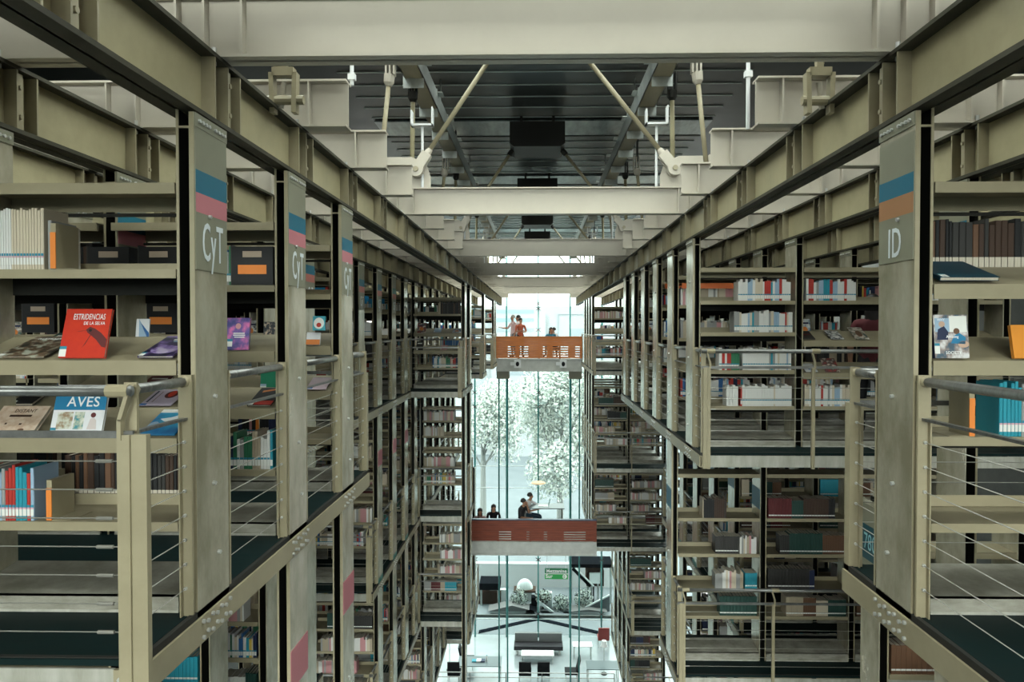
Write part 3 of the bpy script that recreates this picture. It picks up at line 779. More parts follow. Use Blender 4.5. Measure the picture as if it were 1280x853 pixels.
for x in (FINX[3], FINX[5], FINX[7]):
    for z in (1.2, .95, -.1, -1.0, -3.2, -3.9, -11.5, -14.2):
        for q in (-1, 1): m.bar((x - .12, YG - .3, z - .1 * q), (x + .12, YG - .3, z + .1 * q), .03, .03, M_DARK)
part('spider_fitting', m, win)

# ------------------------------------------------------------------ bridges
def bridge(nm, lab, y0, y1, xa, xb, zb, zs, zt, mw, slots, capm):
    t = thing('footbridge', ((xa + xb) / 2, y0, zb), lab, 'footbridge')
    m = MB(); m.box(xa, xb, y0, y1, zb, zs, M_CONC); m.box(xa, xb, y0 - .03, y0, zb, zb + .05, M_CONC); m.box(xa, xb, y0 - .03, y0, zs - .05, zs, M_CONC); part('deck_slab', m, t)
    n = 9; h = (zt - zs - .02) / n
    m = MB()
    for i in range(n):
        z0 = zs + .02 + i * h
        gaps = [g for g in slots if i < g[2]]
        x = xa
        for g in sorted(gaps):
            m.box(x, g[0], y0, y0 + .035, z0, z0 + h - .003, mw)
            m.box(g[0], g[1], y0, y0 + .035, z0, z0 + h * .62, mw); x = g[1]
        m.box(x, xb, y0, y0 + .035, z0, z0 + h - .003, mw)
    part('parapet_planks', m, t)
    m = MB(); m.box(xa, xb, y0 - .02, y0 + .10, zt - .02, zt + .015, capm); part('parapet_cap', m, t)
    m = MB()
    for x in [xa + .05 + (xb - xa - .1) * q / 4 for q in range(5)]: m.box(x - .03, x + .03, y0 + .035, y0 + .09, zs, zt - .02, mw)
    part('parapet_post', m, t)
    return t
b1 = bridge('b1', 'upper footbridge with slatted orange wood parapet across the atrium', 27.4, 30.2, -1.60, 1.74, -1.70, -1.20, -.35, M_WOODO,
            [(-1.15, -.85, 5), (-.72, -.35, 5), (.22, .38, 5), (.6, 1.2, 5), (1.48, 1.66, 5)], M_WOODO)
b2 = bridge('b2', 'lower footbridge with red-brown plank parapet across the atrium', 21.0, 23.35, -2.2, 1.78, -6.83, -6.42, -5.76, M_WOODR,
            [(-1.15, -.78, 4), (-.32, -.18, 4), (.20, .30, 4), (.80, 1.45, 4)], mat('slate blue rail', (.03, .05, .10), .4))
for i, (px, nm) in enumerate(((647, 'CyT'), (704, 'ID'))):
    c = at(px, 455, 27.4)
    t = thing('wall_light', c, 'small white box light with black oval lens on upper footbridge, towards the %s end' % nm, 'light fixture', 'box lights on the footbridge')
    m = MB(); m.box(c.x - .13, c.x + .13, 27.25, 27.4, c.z - .15, c.z + .15, M_WHITE); m.box(c.x - .28, c.x - .13, 27.34, 27.4, c.z - .06, c.z + .06, M_WHITE); hs = part('housing', m, t)
    m = MB(); m.ball((c.x, 27.245, c.z), .085, M_BLACK, 10, 6, (.8, .25, 1.1)); part('lens', m, hs)
    x = at((629, 719)[i], 470, 28.0).x
    t = thing('bridge_support', (x, 28.0, GROUND), 'pair of slim green rods under the upper footbridge, %s end' % nm, 'support', 'rod supports under the footbridge')
    m = MB(); m.box(x - .25, x + .25, 27.75, 28.25, -2.02, -1.70, M_PLATE); part('corbel', m, t)
    for q in (-.17, .17):
        m = MB(); m.tube((x + q, 28.0, GROUND), (x + q, 28.0, -2.02), .03, M_FIN, 8); part('rod', m, t)
# hanging sign below the lower bridge
c0 = at(681, 711, 20.9); c1 = at(710, 724.5, 20.9); cx = (c0.x + c1.x) / 2; cz = (c0.z + c1.z) / 2
t = thing('hanging_sign', (cx, 20.9, cz), 'green hanging sign reading Mezzanine Sur below the lower footbridge', 'sign')
w, h = (c1.x - c0.x) / 2, (c0.z - c1.z) / 2
m = MB(); m.box(cx - w, cx + w, 20.9, 20.93, cz, cz + h, mat('dark sign green', (.01, .17, .07), .5)); m.box(cx - w, cx + w, 20.9, 20.93, cz - h, cz, mat('bright sign green', (.01, .33, .06), .5)); bd = part('board', m, t)
m = MB(); m.box(cx - w, cx + w, 20.895, 20.9, cz - .008, cz + .008, M_WHITE); part('divider', m, bd)
MS = Matrix(((1, 0, 0, 0), (0, 0, -1, 0), (0, 1, 0, 0), (0, 0, 0, 1)))
text_mesh('Mezzanine', h * .95, M_WHITE, Matrix.Translation((cx, 20.897, cz + h * .52)) @ MS, 'lettering', bd, .001, 1.0 * (2 * w * .94) / (h * .95 * 4.75), label='white lettering', bold=.012)
text_mesh('Sur', h * .95, M_WHITE, Matrix.Translation((cx - w * .92, 20.897, cz - h * .48)) @ MS, 'lettering', bd, .001, .95, 'LEFT', label='white lettering', bold=.012)
m = MB()
for q in range(14):
    a, b = 2 * PI * q / 14, 2 * PI * (q + 1) / 14
    R0, R1 = h * .42, h * .28; ox, oz = cx + w * .72, cz - h * .5
    m.quad([(ox + R0 * math.cos(a), 20.897, oz + R0 * math.sin(a)), (ox + R0 * math.cos(b), 20.897, oz + R0 * math.sin(b)), (ox + R1 * math.cos(b), 20.897, oz + R1 * math.sin(b)), (ox + R1 * math.cos(a), 20.897, oz + R1 * math.sin(a))], M_WHITE)
m.box(ox - .05, ox + .05, 20.895, 20.9, oz - .012, oz + .012, M_WHITE); m.bar((ox + .05, 20.897, oz), (ox + .0, 20.897, oz + .045), .004, .02, M_WHITE); m.bar((ox + .05, 20.897, oz), (ox + .0, 20.897, oz - .045), .004, .02, M_WHITE)
part('arrow_symbol', m, bd)
m = MB()
for q in (-.8, .8): m.tube((cx + w * q, 20.915, cz + h), (cx + w * q, 21.05, -6.83), .006, M_GALV, 6)
part('hanger', m, t)

# ------------------------------------------------------------------ ground floor furniture
def lounge_chair(x, y, rot, lab, mm=M_BLACK):
    t = thing('lounge_chair', (x, y, GROUND), lab, 'chair', 'chairs on the ground floor'); t.rotation_euler = (0, 0, rot)
    def P(nm, mb): return mb.build(nm, t)
    m = MB(); m.box(-.27, .27, -.28, .26, .36, .46, mm); P('seat', m)
    m = MB(); m.hexa(((-.27, .20, .42), (.27, .20, .42), (.27, .29, .42), (-.27, .29, .42), (-.26, .34, 1.02), (.26, .34, 1.02), (.26, .41, 1.02), (-.26, .41, 1.02)), mm); P('backrest', m)
    for sx in (-1, 1):
        for sy in (-1, 1):
            m = MB(); m.tube((sx * .25, sy * .24, 0), (sx * .25, sy * .24, .37), .015, M_GALV, 6); P('leg', m)
    m = MB(); m.bar((-.25, -.24, .34), (.25, -.24, .34), .02, .02, M_GALV); m.bar((-.25, .24, .34), (.25, .24, .34), .02, .02, M_GALV); P('frame', m)
    return t
def table(x, y, w, d, h, lab, mm, n=4):
    t = thing('table', (x, y, GROUND), lab, 'table')
    m = MB(); m.box(-w / 2, w / 2, -d / 2, d / 2, h - .03, h, mm); m.build('tabletop', t)
    for sx in (-1, 1):
        for sy in (-1, 1):
            m = MB(); m.box(sx * (w / 2 - .06) - .02, sx * (w / 2 - .06) + .02, sy * (d / 2 - .06) - .02, sy * (d / 2 - .06) + .02, 0, h - .03, M_GALV); m.build('leg', t)
    return t
def gpt(px, py):
    """point on the ground floor seen at a pixel"""
    d = RM @ Vector(((px - 654) / F, -(py - 426.5) / F, -1.0)); return d * (GROUND / d.z)
M_TOP = mat('pale grey table top', (.11, .14, .15), .3, 0, .25)
g = gpt(657, 852); lounge_chair(g.x - .02, g.y, PI, 'black lounge chair with its back to the glass, paired, nearer the CyT gallery')
g = gpt(680, 852); lounge_chair(g.x - .02, g.y, PI, 'black lounge chair with its back to the glass, paired, nearer the ID gallery')
g = gpt(568, 852); lounge_chair(g.x, g.y, PI, 'black chair behind the end of the pale study table')
g = gpt(584, 838); lounge_chair(g.x, g.y + .2, PI * .5, 'dark chair at the far corner of the pale study table')
g = gpt(714, 851); lounge_chair(g.x, g.y, -PI * .5, 'dark chair turned sideways at the reading desk')
g = gpt(757, 822); lounge_chair(g.x, g.y + 1.2, PI, 'dark red chair beside the gallery posts near the glass', mat('dark red leather', (.22, .025, .02), .5))
g = gpt(600, 848); table(g.x, g.y, 1.9, .95, .75, 'pale grey study table with books and bottle on it', M_TOP)
tb = g
for q, (dx, cc, hh) in enumerate(((-.25, 'teal', .04), (-.05, 'white', .06), (.12, 'navy', .05))):
    m = MB(); m.box(tb.x + dx - .1, tb.x + dx + .1, tb.y - .12, tb.y + .12, GROUND + .7505, GROUND + .75 + hh, BM[cc])
    tag(m.build('book'), ['teal book lying on the pale study table', 'white book lying on the pale study table', 'navy book lying on the pale study table'][q], 'book')
m = MB(); m.tube((tb.x + .3, tb.y, GROUND + .7505), (tb.x + .3, tb.y, GROUND + .93), .04, M_WHITE, 10); m.tube((tb.x + .3, tb.y, GROUND + .93), (tb.x + .3, tb.y, GROUND + .99), .04, M_WHITE, 10, .015); m.tube((tb.x + .3, tb.y, GROUND + .99), (tb.x + .3, tb.y, GROUND + 1.02), .018, M_TEAL, 8)
tag(m.build('bottle'), 'white bottle standing on the pale study table', 'bottle')
g = gpt(750, 853); table(g.x + .1, g.y, 1.4, .8, .75, 'reading desk against the foot of the ID gallery', M_TOP)
g = gpt(728, 822); table(g.x, g.y, .9, .5, .62, 'small white side table on the pale floor near the glass', M_WHITE)
g = gpt(673, 818)
t = thing('sofa', (g.x, g.y, GROUND), 'long low grey sofa by the glass wall behind the paired chairs', 'sofa')
m = MB(); m.box(-1.15, 1.15, -.2, .45, .26, .44, M_DGREY); m.build('seat', t)
m = MB(); m.box(-1.12, -.02, .28, .45, .46, .86, mat('grey leather', (.13, .14, .14), .4)); m.build('back_cushion', t)
m = MB(); m.box(.02, 1.12, .28, .45, .46, .86, MATS['grey leather']); m.build('back_cushion', t)
for sx in (-1, 1):
    m = MB(); m.box(sx * 1.0 - .04, sx * 1.0 + .04, -.1, .35, 0, .26, M_GALV); m.build('leg', t)
g = gpt(672, 826); table(g.x, g.y - .1, 1.5, .55, .40, 'low white coffee table in front of the grey sofa', M_WHITE)
for (px, py, nm) in ((562, 838, 'CyT'), (755, 843, 'ID')):
    g = gpt(px, py)
    t = thing('floor_lamp', (g.x, g.y, GROUND), 'slim reading lamp on the ground floor near the %s posts' % nm, 'lamp')
    m = MB(); m.tube((0, 0, 0), (0, 0, .03), .14, M_DARK, 12); m.build('base', t)
    m = MB(); m.tube((0, 0, .03), (0, 0, 1.3), .015, M_GALV, 6); m.build('pole', t)
    m = MB(); m.tube((0, 0, 1.25), (0, 0, 1.5), .16, M_WHITE, 12, .10); m.build('lamp_shade', t)
# ground-floor guard rail across the atrium
t = thing('guard_railing', (0, 29, GROUND), 'two-bar guard railing across the ground floor in front of the tables', 'railing', 'guard railings')
for z in (1.05, .85):
    m = MB(); m.tube((-4.3, 29, GROUND + z), (3.2, 29, GROUND + z), .02, M_TUBE, 8); part('rail', m, t)
for x in [-4.3 + 1.5 * i for i in range(6)]:
    m = MB(); m.box(x - .02, x + .02, 28.98, 29.02, GROUND, GROUND + 1.05, M_TUBE); part('railing_post', m, t)
# ------------------------------------------------------------------ outside beyond the glass
M_PAVE = mat('white paving', (.19, .205, .22), .7, col2=(.15, .165, .18), scale=.4)
m = MB(); m.box(-60, 60, YG, 160, GROUND - .3, GROUND, M_PAVE); tag(m.build('ground'), kind='structure')
m = MB()
for sx, xe in ((-1, -2.95), (1, 3.15)):
    m.hexa(((xe, YG + .1, GROUND), (0.02, YG + 1.75, GROUND), (.02, YG + 2.1, GROUND), (xe, YG + .45, GROUND), (xe, YG + .1, GROUND + .03), (0.02, YG + 1.75, GROUND + .03), (.02, YG + 2.1, GROUND + .03), (xe, YG + .45, GROUND + .03)), mat('dark stone strip', (.009, .011, .015), .8, 0, 0))
tag(m.build('stone_kerb'), 'dark chevron-shaped stone kerb in the paving outside the glass', 'kerb')
m = MB(); m.box(-5, 5, YG + 2.12, YG + 2.2, GROUND, GROUND + .12, M_WALL); tag(m.build('low_kerb'), 'thin straight kerb line behind the chevron outside', 'kerb')
def og(px, py, Y): return at(px, py, Y)
M_MUR = mat('white terrace render', (.50, .50, .505), .7)
M_BRK = mat('brown planting soil', (.06, .036, .027), .9, 0, .05)
def slab(name, lab, cat, x0, y0, x1, y1, Y, dep, mm, extra=None):
    a = at(x0, y1, Y); b = at(x1, y0, Y)
    t = thing(name, ((a.x + b.x) / 2, Y, GROUND), lab, cat)
    m = MB(); m.box(a.x, b.x, Y, Y + dep, max(GROUND, a.z), b.z, mm); part('body', m, t)
    if a.z > GROUND + .05:
        m = MB()
        for x in (a.x + .1, b.x - .1): m.box(x - .05, x + .05, Y + .1, Y + .2, GROUND, a.z, M_GALV)
        part('stand', m, t)
    return t
slab('terrace_wall', 'long white terrace wall closing the garden under the trees', 'wall', 560, 706, 770, 748, 41.5, .4, M_MUR)
t = slab('awning', 'dark flat awning over a brown planter outside, CyT end', 'awning', 599, 730, 625, 738, 38.6, 1.2, M_OUT)
slab('planter', 'brown planter under the dark awning outside', 'planter', 598, 741, 626, 756, 38.9, .6, M_BRK)
slab('kiosk', 'open white kiosk with dark outline outside, ID end', 'kiosk', 733, 714, 755, 733, 39.3, 1.0, M_BRK)
slab('kiosk', 'white inner box in front of the open kiosk outside', 'kiosk', 737, 717, 750, 730, 39.1, .15, M_WHITE)
slab('bin', 'black square bin standing on the terrace outside', 'bin', 664, 748, 673, 758, 38.2, .5, M_OUT)
t = thing('dome', at(656, 736, 39.6), 'white half-round dome on the terrace outside', 'dome'); c = t.location
m = MB(); m.ball(tuple(c), .46, M_WHITE, 16, 8, (1, .6, 1.2), 0, .5); part('shell', m, t); m = MB(); m.box(c.x - .62, c.x + .62, c.y - .4, c.y + .4, c.z - .1, c.z, M_BRK); m.box(c.x - .4, c.x + .4, c.y - .2, c.y + .2, GROUND, c.z - .1, M_MUR); part('plinth', m, t)
for i, (px, py, w, lab) in enumerate(((640, 757, 30, 'broad pale pitched roof outside behind the chevron'), (735, 762, 24, 'grey-sided pitched roof outside towards the ID end'), (663, 762, 8, 'small dark pitched roof outside beside the fin'))):
    a = at(px - w, 775, 37.6); b = at(px + w, 775, 37.6); c = at(px, py, 37.6)
    t = thing('pitched_roof', (c.x, 37.6, GROUND), lab, 'roof')
    m = MB(); m.prism(((a.x, GROUND + .15), (b.x, GROUND + .15), (c.x, c.z)), 1, 37.55, 38.4, [mat('pale roof sheet', (.15, .142, .142), .6), MATS['pale roof sheet'], M_OUT][i]); part('roof_sheet', m, t)
    m = MB(); m.box(a.x + .1, b.x - .1, 37.6, 38.35, GROUND, GROUND + .15, M_MUR); part('wall', m, t)
slab('low_wall', 'low white stepped wall outside between the dome and the sign', 'wall', 676, 742, 690, 772, 38.4, .3, M_WHITE)
slab('low_wall', 'low white wall outside beside the dark awning', 'wall', 612, 738, 634, 770, 39.2, .3, M_WHITE)
slab('canopy', 'thin dark canopy beam over the open kiosk outside', 'canopy', 712, 706, 766, 710, 39.0, 1.4, M_OUT)
t = thing('stair_rail', at(715, 730, 39), 'slanting dark stair rail outside by the open kiosk', 'railing')
m = MB(); a = at(716, 711, 38.9); b = at(738, 733, 38.9); m.bar(a, b, .12, .16, M_OUT); a = at(720, 711, 38.85); b = at(742, 733, 38.85); m.bar(a, b, .10, .06, M_WHITE); part('rail', m, t)
m = MB(); m.box(b.x - .04, b.x + .04, 38.9, 39.0, GROUND, b.z, BM['black']); part('post', m, t)
t = thing('ramp', at(735, 765, 38), 'sloped grey ramp wall outside rising towards the ID end', 'ramp')
a = at(726, 773, 38); b = at(762, 772, 38); c = at(762, 745, 38)
m = MB(); m.prism(((a.x, GROUND), (b.x, GROUND), (b.x, c.z)), 1, 38, 38.3, mat('grey ramp', (.10, .11, .12), .7)); part('wall', m, t)
m = MB(); m.bar((a.x, 37.95, GROUND + .1), (b.x, 37.95, c.z + .06), .08, .07, M_WHITE); part('handrail', m, t)
t = thing('ramp', at(690, 765, 37.9), 'white sloped ramp edge outside below the hanging sign', 'ramp')
a = at(673, 752, 37.9); b = at(700, 773, 37.9)
m = MB(); m.bar(a, b, .12, .12, M_WHITE); m.box(a.x - .06, a.x + .06, 37.85, 37.95, GROUND, a.z, M_WHITE); part('edge', m, t)
slab('planter', 'brown planter outside at the foot of the white ramp edge', 'planter', 676, 769, 692, 774, 37.7, .3, M_BRK)
slab('planter', 'long low brown planter outside towards the ID end', 'planter', 704, 770, 732, 774, 37.7, .3, M_BRK)
# low shrubs along the terrace: speckled pale foliage
def leafmass(name, centers, n, size, mats, seed, parent=None):
    rnd = random.Random(seed); m = MB()
    for _ in range(n):
        c, r = rnd.choice(centers)
        d = Vector((rnd.gauss(0, 1), rnd.gauss(0, 1), rnd.gauss(0, 1))); d.normalize(); q = Vector(c) + Vector((d.x * r[0], d.y * r[1], d.z * r[2])) * rnd.random() ** .4
        a = Vector((rnd.gauss(0, 1), rnd.gauss(0, 1), rnd.gauss(0, 1))).normalized(); b = a.cross(d).normalized() if a.cross(d).length > .01 else Vector((1, 0, 0))
        sz = size * rnd.uniform(.6, 1.3); mm = rnd.choice(mats)
        m.quad([q - a * sz, q + b * sz * .5, q + a * sz, q - b * sz * .5], mm)
    return m
LV = [mat('pale green leaf', (.60, .64, .56), .7), mat('white green leaf', (.62, .64, .58), .7), mat('grey green leaf', (.34, .385, .36), .7), mat('bleached leaf', (.75, .75, .71), .7)]  # pale leaf tones, picked at random per leaf
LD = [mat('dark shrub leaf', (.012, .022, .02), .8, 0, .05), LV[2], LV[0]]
for i, (x0, x1, y0, y1, lab) in enumerate(((637, 660, 738, 762, 'speckled shrub on the terrace below the white dome'), (690, 712, 745, 765, 'speckled shrub on the terrace under the hanging sign'), (716, 742, 738, 760, 'speckled shrub on the terrace below the open kiosk'), (668, 690, 740, 752, 'brown-green shrub beside the black bin'))):
    a = at(x0, y1, 38.3); b = at(x1, y0, 38.3)
    t = thing('shrub', ((a.x + b.x) / 2, 38.3, GROUND), lab, 'shrub', 'terrace shrubs')
    mm = leafmass('shrub', [(((a.x + b.x) / 2, 38.3, (a.z + b.z) / 2), ((b.x - a.x) / 2, .5, (b.z - a.z) / 2 + .1))], 900, .06, LD if i != 3 else LD + [M_BRK], 40 + i)
    part('foliage', mm, t)
    m = MB(); m.tube(((a.x + b.x) / 2, 38.3, GROUND), ((a.x + b.x) / 2, 38.3, max(GROUND + .2, a.z + .2)), .05, M_BRK, 6); part('stem', m, t)
M_TRUNK = mat('pale trunk', (.22, .22, .21), .8)
def tree(x, y, h, cr, n, seed, lab):
    t = thing('tree', (x, y, GROUND), lab, 'tree', 'pale trees outside the glass')
    rnd = random.Random(seed); cs = []; m = MB()
    top = Vector((x, y, GROUND + h * .55)); m.tube((x, y, GROUND), top, .28, M_TRUNK, 8, .16)
    for q in range(9):
        a = rnd.uniform(0, 2 * PI); rr = cr * rnd.uniform(.3, .95); zz = GROUND + h * rnd.uniform(.45, .95)
        c = Vector((x + math.cos(a) * rr, y + math.sin(a) * rr * .6, zz)); m.tube(top - Vector((0, 0, rnd.uniform(0, h * .25))), c, .09, M_TRUNK, 6, .03)
        cs.append((c, (cr * .55, cr * .5, h * .17)))
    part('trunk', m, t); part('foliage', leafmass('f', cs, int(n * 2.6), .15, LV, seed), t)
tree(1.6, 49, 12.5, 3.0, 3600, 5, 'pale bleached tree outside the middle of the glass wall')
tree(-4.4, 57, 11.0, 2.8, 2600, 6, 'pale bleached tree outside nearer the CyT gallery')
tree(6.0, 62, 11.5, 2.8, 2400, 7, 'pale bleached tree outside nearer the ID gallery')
tree(-.2, 72, 12.0, 3.0, 2200, 8, 'pale tree half hidden behind the middle tree outside')
t = thing('building', (1, 85, GROUND), 'pale office building with rows of windows far outside the glass', 'building')
M_BLD = mat('pale facade', (.37, .375, .39), .8)
m = MB(); m.box(-18, 20, 85, 95, GROUND, 2.6, M_BLD); m.box(-5.5, 1.0, 84.0, 85, GROUND, 1.6, M_BLD); part('wall', m, t)
M_BW = mat('pale blue window', (.22, .32, .38), .3)
for z in (2.0, 1.0, -.2, -1.5, -2.8, -4.1, -5.4, -6.7, -8.0, -9.3):
    m = MB(); m.box(-4.9, -.4, 83.97, 84.02, z - .28, z + .15, M_BW if z > .5 else mat('grey window band', (.27, .29, .32), .4)); part('window_band', m, t)
for z in (-.6, -3.2, -5.8):
    m = MB(); m.box(4, 7.5, 84.97, 85.02, z - .5, z + .5, MATS['grey window band']); part('window', m, t)
m = MB(); m.box(2.5, 9.6, 84.9, 85.0, 1.6, 1.68, MATS['grey window band']); m.box(2.5, 2.58, 84.9, 85.0, -1.4, 1.6, MATS['grey window band']); part('trim_line', m, t)
t = thing('parasol', (2.9, 44, GROUND), 'sky-blue parasol over the terrace outside, ID end', 'parasol')
m = MB(); m.tube((2.9, 44, GROUND), (2.9, 44, GROUND + 2.3), .03, M_GALV, 6); part('pole', m, t)
c = at(742, 702, 44)
m = MB(); m.tube((c.x, 44, c.z - .15), (c.x, 44, c.z + .25), 1.2, mat('sky blue canvas', (.07, .22, .32), .7), 12, .05); part('canopy', m, t)
t.location = (c.x, 44, GROUND); 
for ch in t.children:
    if ch.name.startswith('pole'):
        ch.data.clear_geometry(); mm = MB(); mm.tube((0, 0, 0), (0, 0, c.z - GROUND), .03, M_GALV, 6); ch.data.from_pydata(mm.v, [], mm.f); ch.location = (0, 0, 0)
    else:
        for v in ch.data.vertices: v.co.x -= (c.x - 2.9)
c = at(671, 604, 47)
t = thing('hanging_lamp', (.05, 33.5, -7.4), 'thin round orange disc lamp hanging in front of the glass', 'lamp')
q = at(673, 603.5, 33.5)
t.location = q
m = MB(); m.tube((q.x - .0, 33.5, q.z - .03), (q.x, 33.5, q.z + .02), .36, mat('wooden disc', (.45, .28, .15), .5), 18, .30); part('disc', m, t)
m = MB(); m.tube((q.x, 33.5, q.z), (q.x, 33.5, ROOF), .008, M_DARK, 6); part('cord', m, t)

print('T', round(time.time() - T0, 1))
# ------------------------------------------------------------------ people
TMP = bpy.data.scenes.new('tmp')
def person(loc, rot, J, cols, hair, lab, scale=1.0, hairlong=False, hairmat=None):
    """J: joint name -> (x, y, z) in metres; figure faces -Y before rotation"""
    hairmat = hairmat or M_HAIR
    names, verts, edges, rad = [], [], [], []
    def V(n, p, r): names.append(n); verts.append(Vector(p)); rad.append(r); return len(verts) - 1
    seg = []
    def chain(a, ids, kind):
        for i in ids: edges.append((a, i)); seg.append((a, i, kind)); a = i
    pel = V('pelvis', J['pelvis'], (.135, .105)); wst = V('waist', J['waist'], (.125, .095)); ch = V('chest', J['chest'], (.150, .105)); nk = V('neck', J['neck'], (.055, .055))
    hd = V('head', J['head'], (.078, .088)); ht = V('crown', Vector(J['head']) + Vector((0, .012, .095)), (.062, .07)); cn = V('chin', Vector(J['head']) + Vector((0, -.03, -.085)), (.042, .045))
    chain(pel, [wst, ch], 'top'); chain(ch, [nk], 'top'); chain(nk, [cn, hd, ht], 'skin')
    ns = V('nose', Vector(J['head']) + Vector((0, -.105, -.02)), (.016, .018)); chain(hd, [ns], 'skin')
    for s, sn in ((-1, 'l'), (1, 'r')):
        er = V('ear', Vector(J['head']) + Vector((s * .088, .01, -.01)), (.015, .028)); chain(hd, [er], 'skin')
        sh = V('sh' + sn, J['sh' + sn], (.062, .062)); el = V('el' + sn, J['el' + sn], (.043, .043)); wr = V('wr' + sn, J['wr' + sn], (.027, .024))
        chain(ch, [sh], 'top'); chain(sh, [el], 'top'); chain(el, [wr], cols.get('fore', 'skin'))
        d = (Vector(J['wr' + sn]) - Vector(J['el' + sn])).normalized(); side = Vector((0, 0, 1)).cross(d)
        if side.length < .2: side = Vector((0, 1, 0)).cross(d)
        side.normalize(); dn = d.cross(side)
        pm = V('palm' + sn, Vector(J['wr' + sn]) + d * .07, (.038, .016)); chain(wr, [pm], 'skin')
        for q, (o, l) in enumerate(((-.030, .070), (-.010, .082), (.010, .077), (.030, .060))):
            k1 = V('f', verts[pm] + side * o + d * .03, (.010, .010)); k2 = V('f', verts[pm] + side * o * 1.15 + d * (.03 + l * .55) + dn * .008, (.009, .009)); k3 = V('f', verts[pm] + side * o * 1.15 + d * (.03 + l * .9) + dn * .03, (.008, .008))
            chain(pm, [k1, k2, k3], 'skin')
        th = V('t', Vector(J['wr' + sn]) + d * .035 - side * s * .035, (.011, .011)); th2 = V('t', Vector(J['wr' + sn]) + d * .075 - side * s * .055 + dn * .01, (.009, .009)); chain(wr, [th, th2], 'skin')
        hp = V('hip', J['hip' + sn], (.092, .092)); kn = V('kn', J['kn' + sn], (.062, .062)); an = V('an', J['an' + sn], (.040, .040)); ft = V('ft', J['ft' + sn], (.042, .03))
        chain(pel, [hp], 'leg'); chain(hp, [kn, an], 'leg'); chain(an, [ft], 'shoe')
    me = bpy.data.meshes.new('body'); me.from_pydata(verts, edges, []); o = bpy.data.objects.new('tmp_body', me); TMP.collection.objects.link(o)
    md = o.modifiers.new('s', 'SKIN'); md.use_smooth_shade = True
    for i, r in enumerate(rad): me.skin_vertices[0].data[i].radius = r; me.skin_vertices[0].data[i].use_root = (i == 0)
    ss = o.modifiers.new('u', 'SUBSURF'); ss.levels = 1; ss.render_levels = 1
    TMP.view_layers[0].update(); dg = TMP.view_layers[0].depsgraph; dg.update(); nm = bpy.data.meshes.new_from_object(o.evaluated_get(dg)); bpy.data.objects.remove(o)
    nm.materials.clear()
    kinds = ['skin', 'top', 'leg', 'shoe']
    for kk in kinds: nm.materials.append({'skin': cols.get('skin', M_SKIN), 'top': cols['top'], 'leg': cols['leg'], 'shoe': M_BLACK}[kk])
    for pf in nm.polygons:
        c = pf.center; best = (9, 'top')
        for a, b, kk in seg:
            A, B = verts[a], verts[b]; ab = B - A; tt = max(0, min(1, (c - A).dot(ab) / max(ab.length_squared, 1e-9))); dd = (A + ab * tt - c).length - (rad[a][0] * (1 - tt) + rad[b][0] * tt) * .8
            if dd < best[0]: best = (dd, kk)
        pf.material_index = kinds.index(best[1]); pf.use_smooth = True
    t = thing('person', loc, lab, 'person'); t.rotation_euler = (0, 0, rot); t.scale = (scale,) * 3
    bo = bpy.data.objects.new('body', nm); COL.objects.link(bo); bo.parent = t
    H = Vector(J['head'])
    m = MB(); m.ball((H.x, H.y + .022, H.z + .035), .098, hairmat, 12, 8, (.95, 1.0, 1.02), 0, .62)
    if hairlong: m.ball((H.x, H.y + .065, H.z - .11), .085, hairmat, 10, 8, (1.1, .6, 2.0))
    if hair: m.build('hair', t, smooth=True)
    m = MB()
    for sx in (-1, 1): m.ball((H.x + sx * .032, H.y - .083, H.z + .005), .010, M_BLACK, 6, 4)
    m.build('eyes', t)
    m = MB(); m.box(H.x - .022, H.x + .022, H.y - .084, H.y - .074, H.z - .062, H.z - .054, mat('lips', (.30, .09, .07), .5)); m.build('mouth', t)
    return t
def pose_stand(arms='down'):
    J = dict(pelvis=(0, 0, .93), waist=(0, .0, 1.08), chest=(0, .0, 1.30), neck=(0, .0, 1.46), head=(0, -.02, 1.60),
             shl=(-.19, 0, 1.39), shr=(.19, 0, 1.39), ell=(-.24, .02, 1.10), elr=(.24, .02, 1.10), wrl=(-.23, -.08, .86), wrr=(.23, -.08, .86),
             hipl=(-.10, 0, .88), hipr=(.10, 0, .88), knl=(-.10, -.02, .48), knr=(.11, .0, .48), anl=(-.10, .02, .08), anr=(.11, .03, .08), ftl=(-.11, -.13, .04), ftr=(.13, -.12, .04))
    if arms == 'fold': J.update(ell=(-.25, -.06, 1.13), elr=(.25, -.06, 1.13), wrl=(-.02, -.24, 1.16), wrr=(.03, -.22, 1.10))
    if arms == 'reach': J.update(ell=(-.24, -.14, 1.18), wrl=(-.20, -.40, 1.20))
    return J
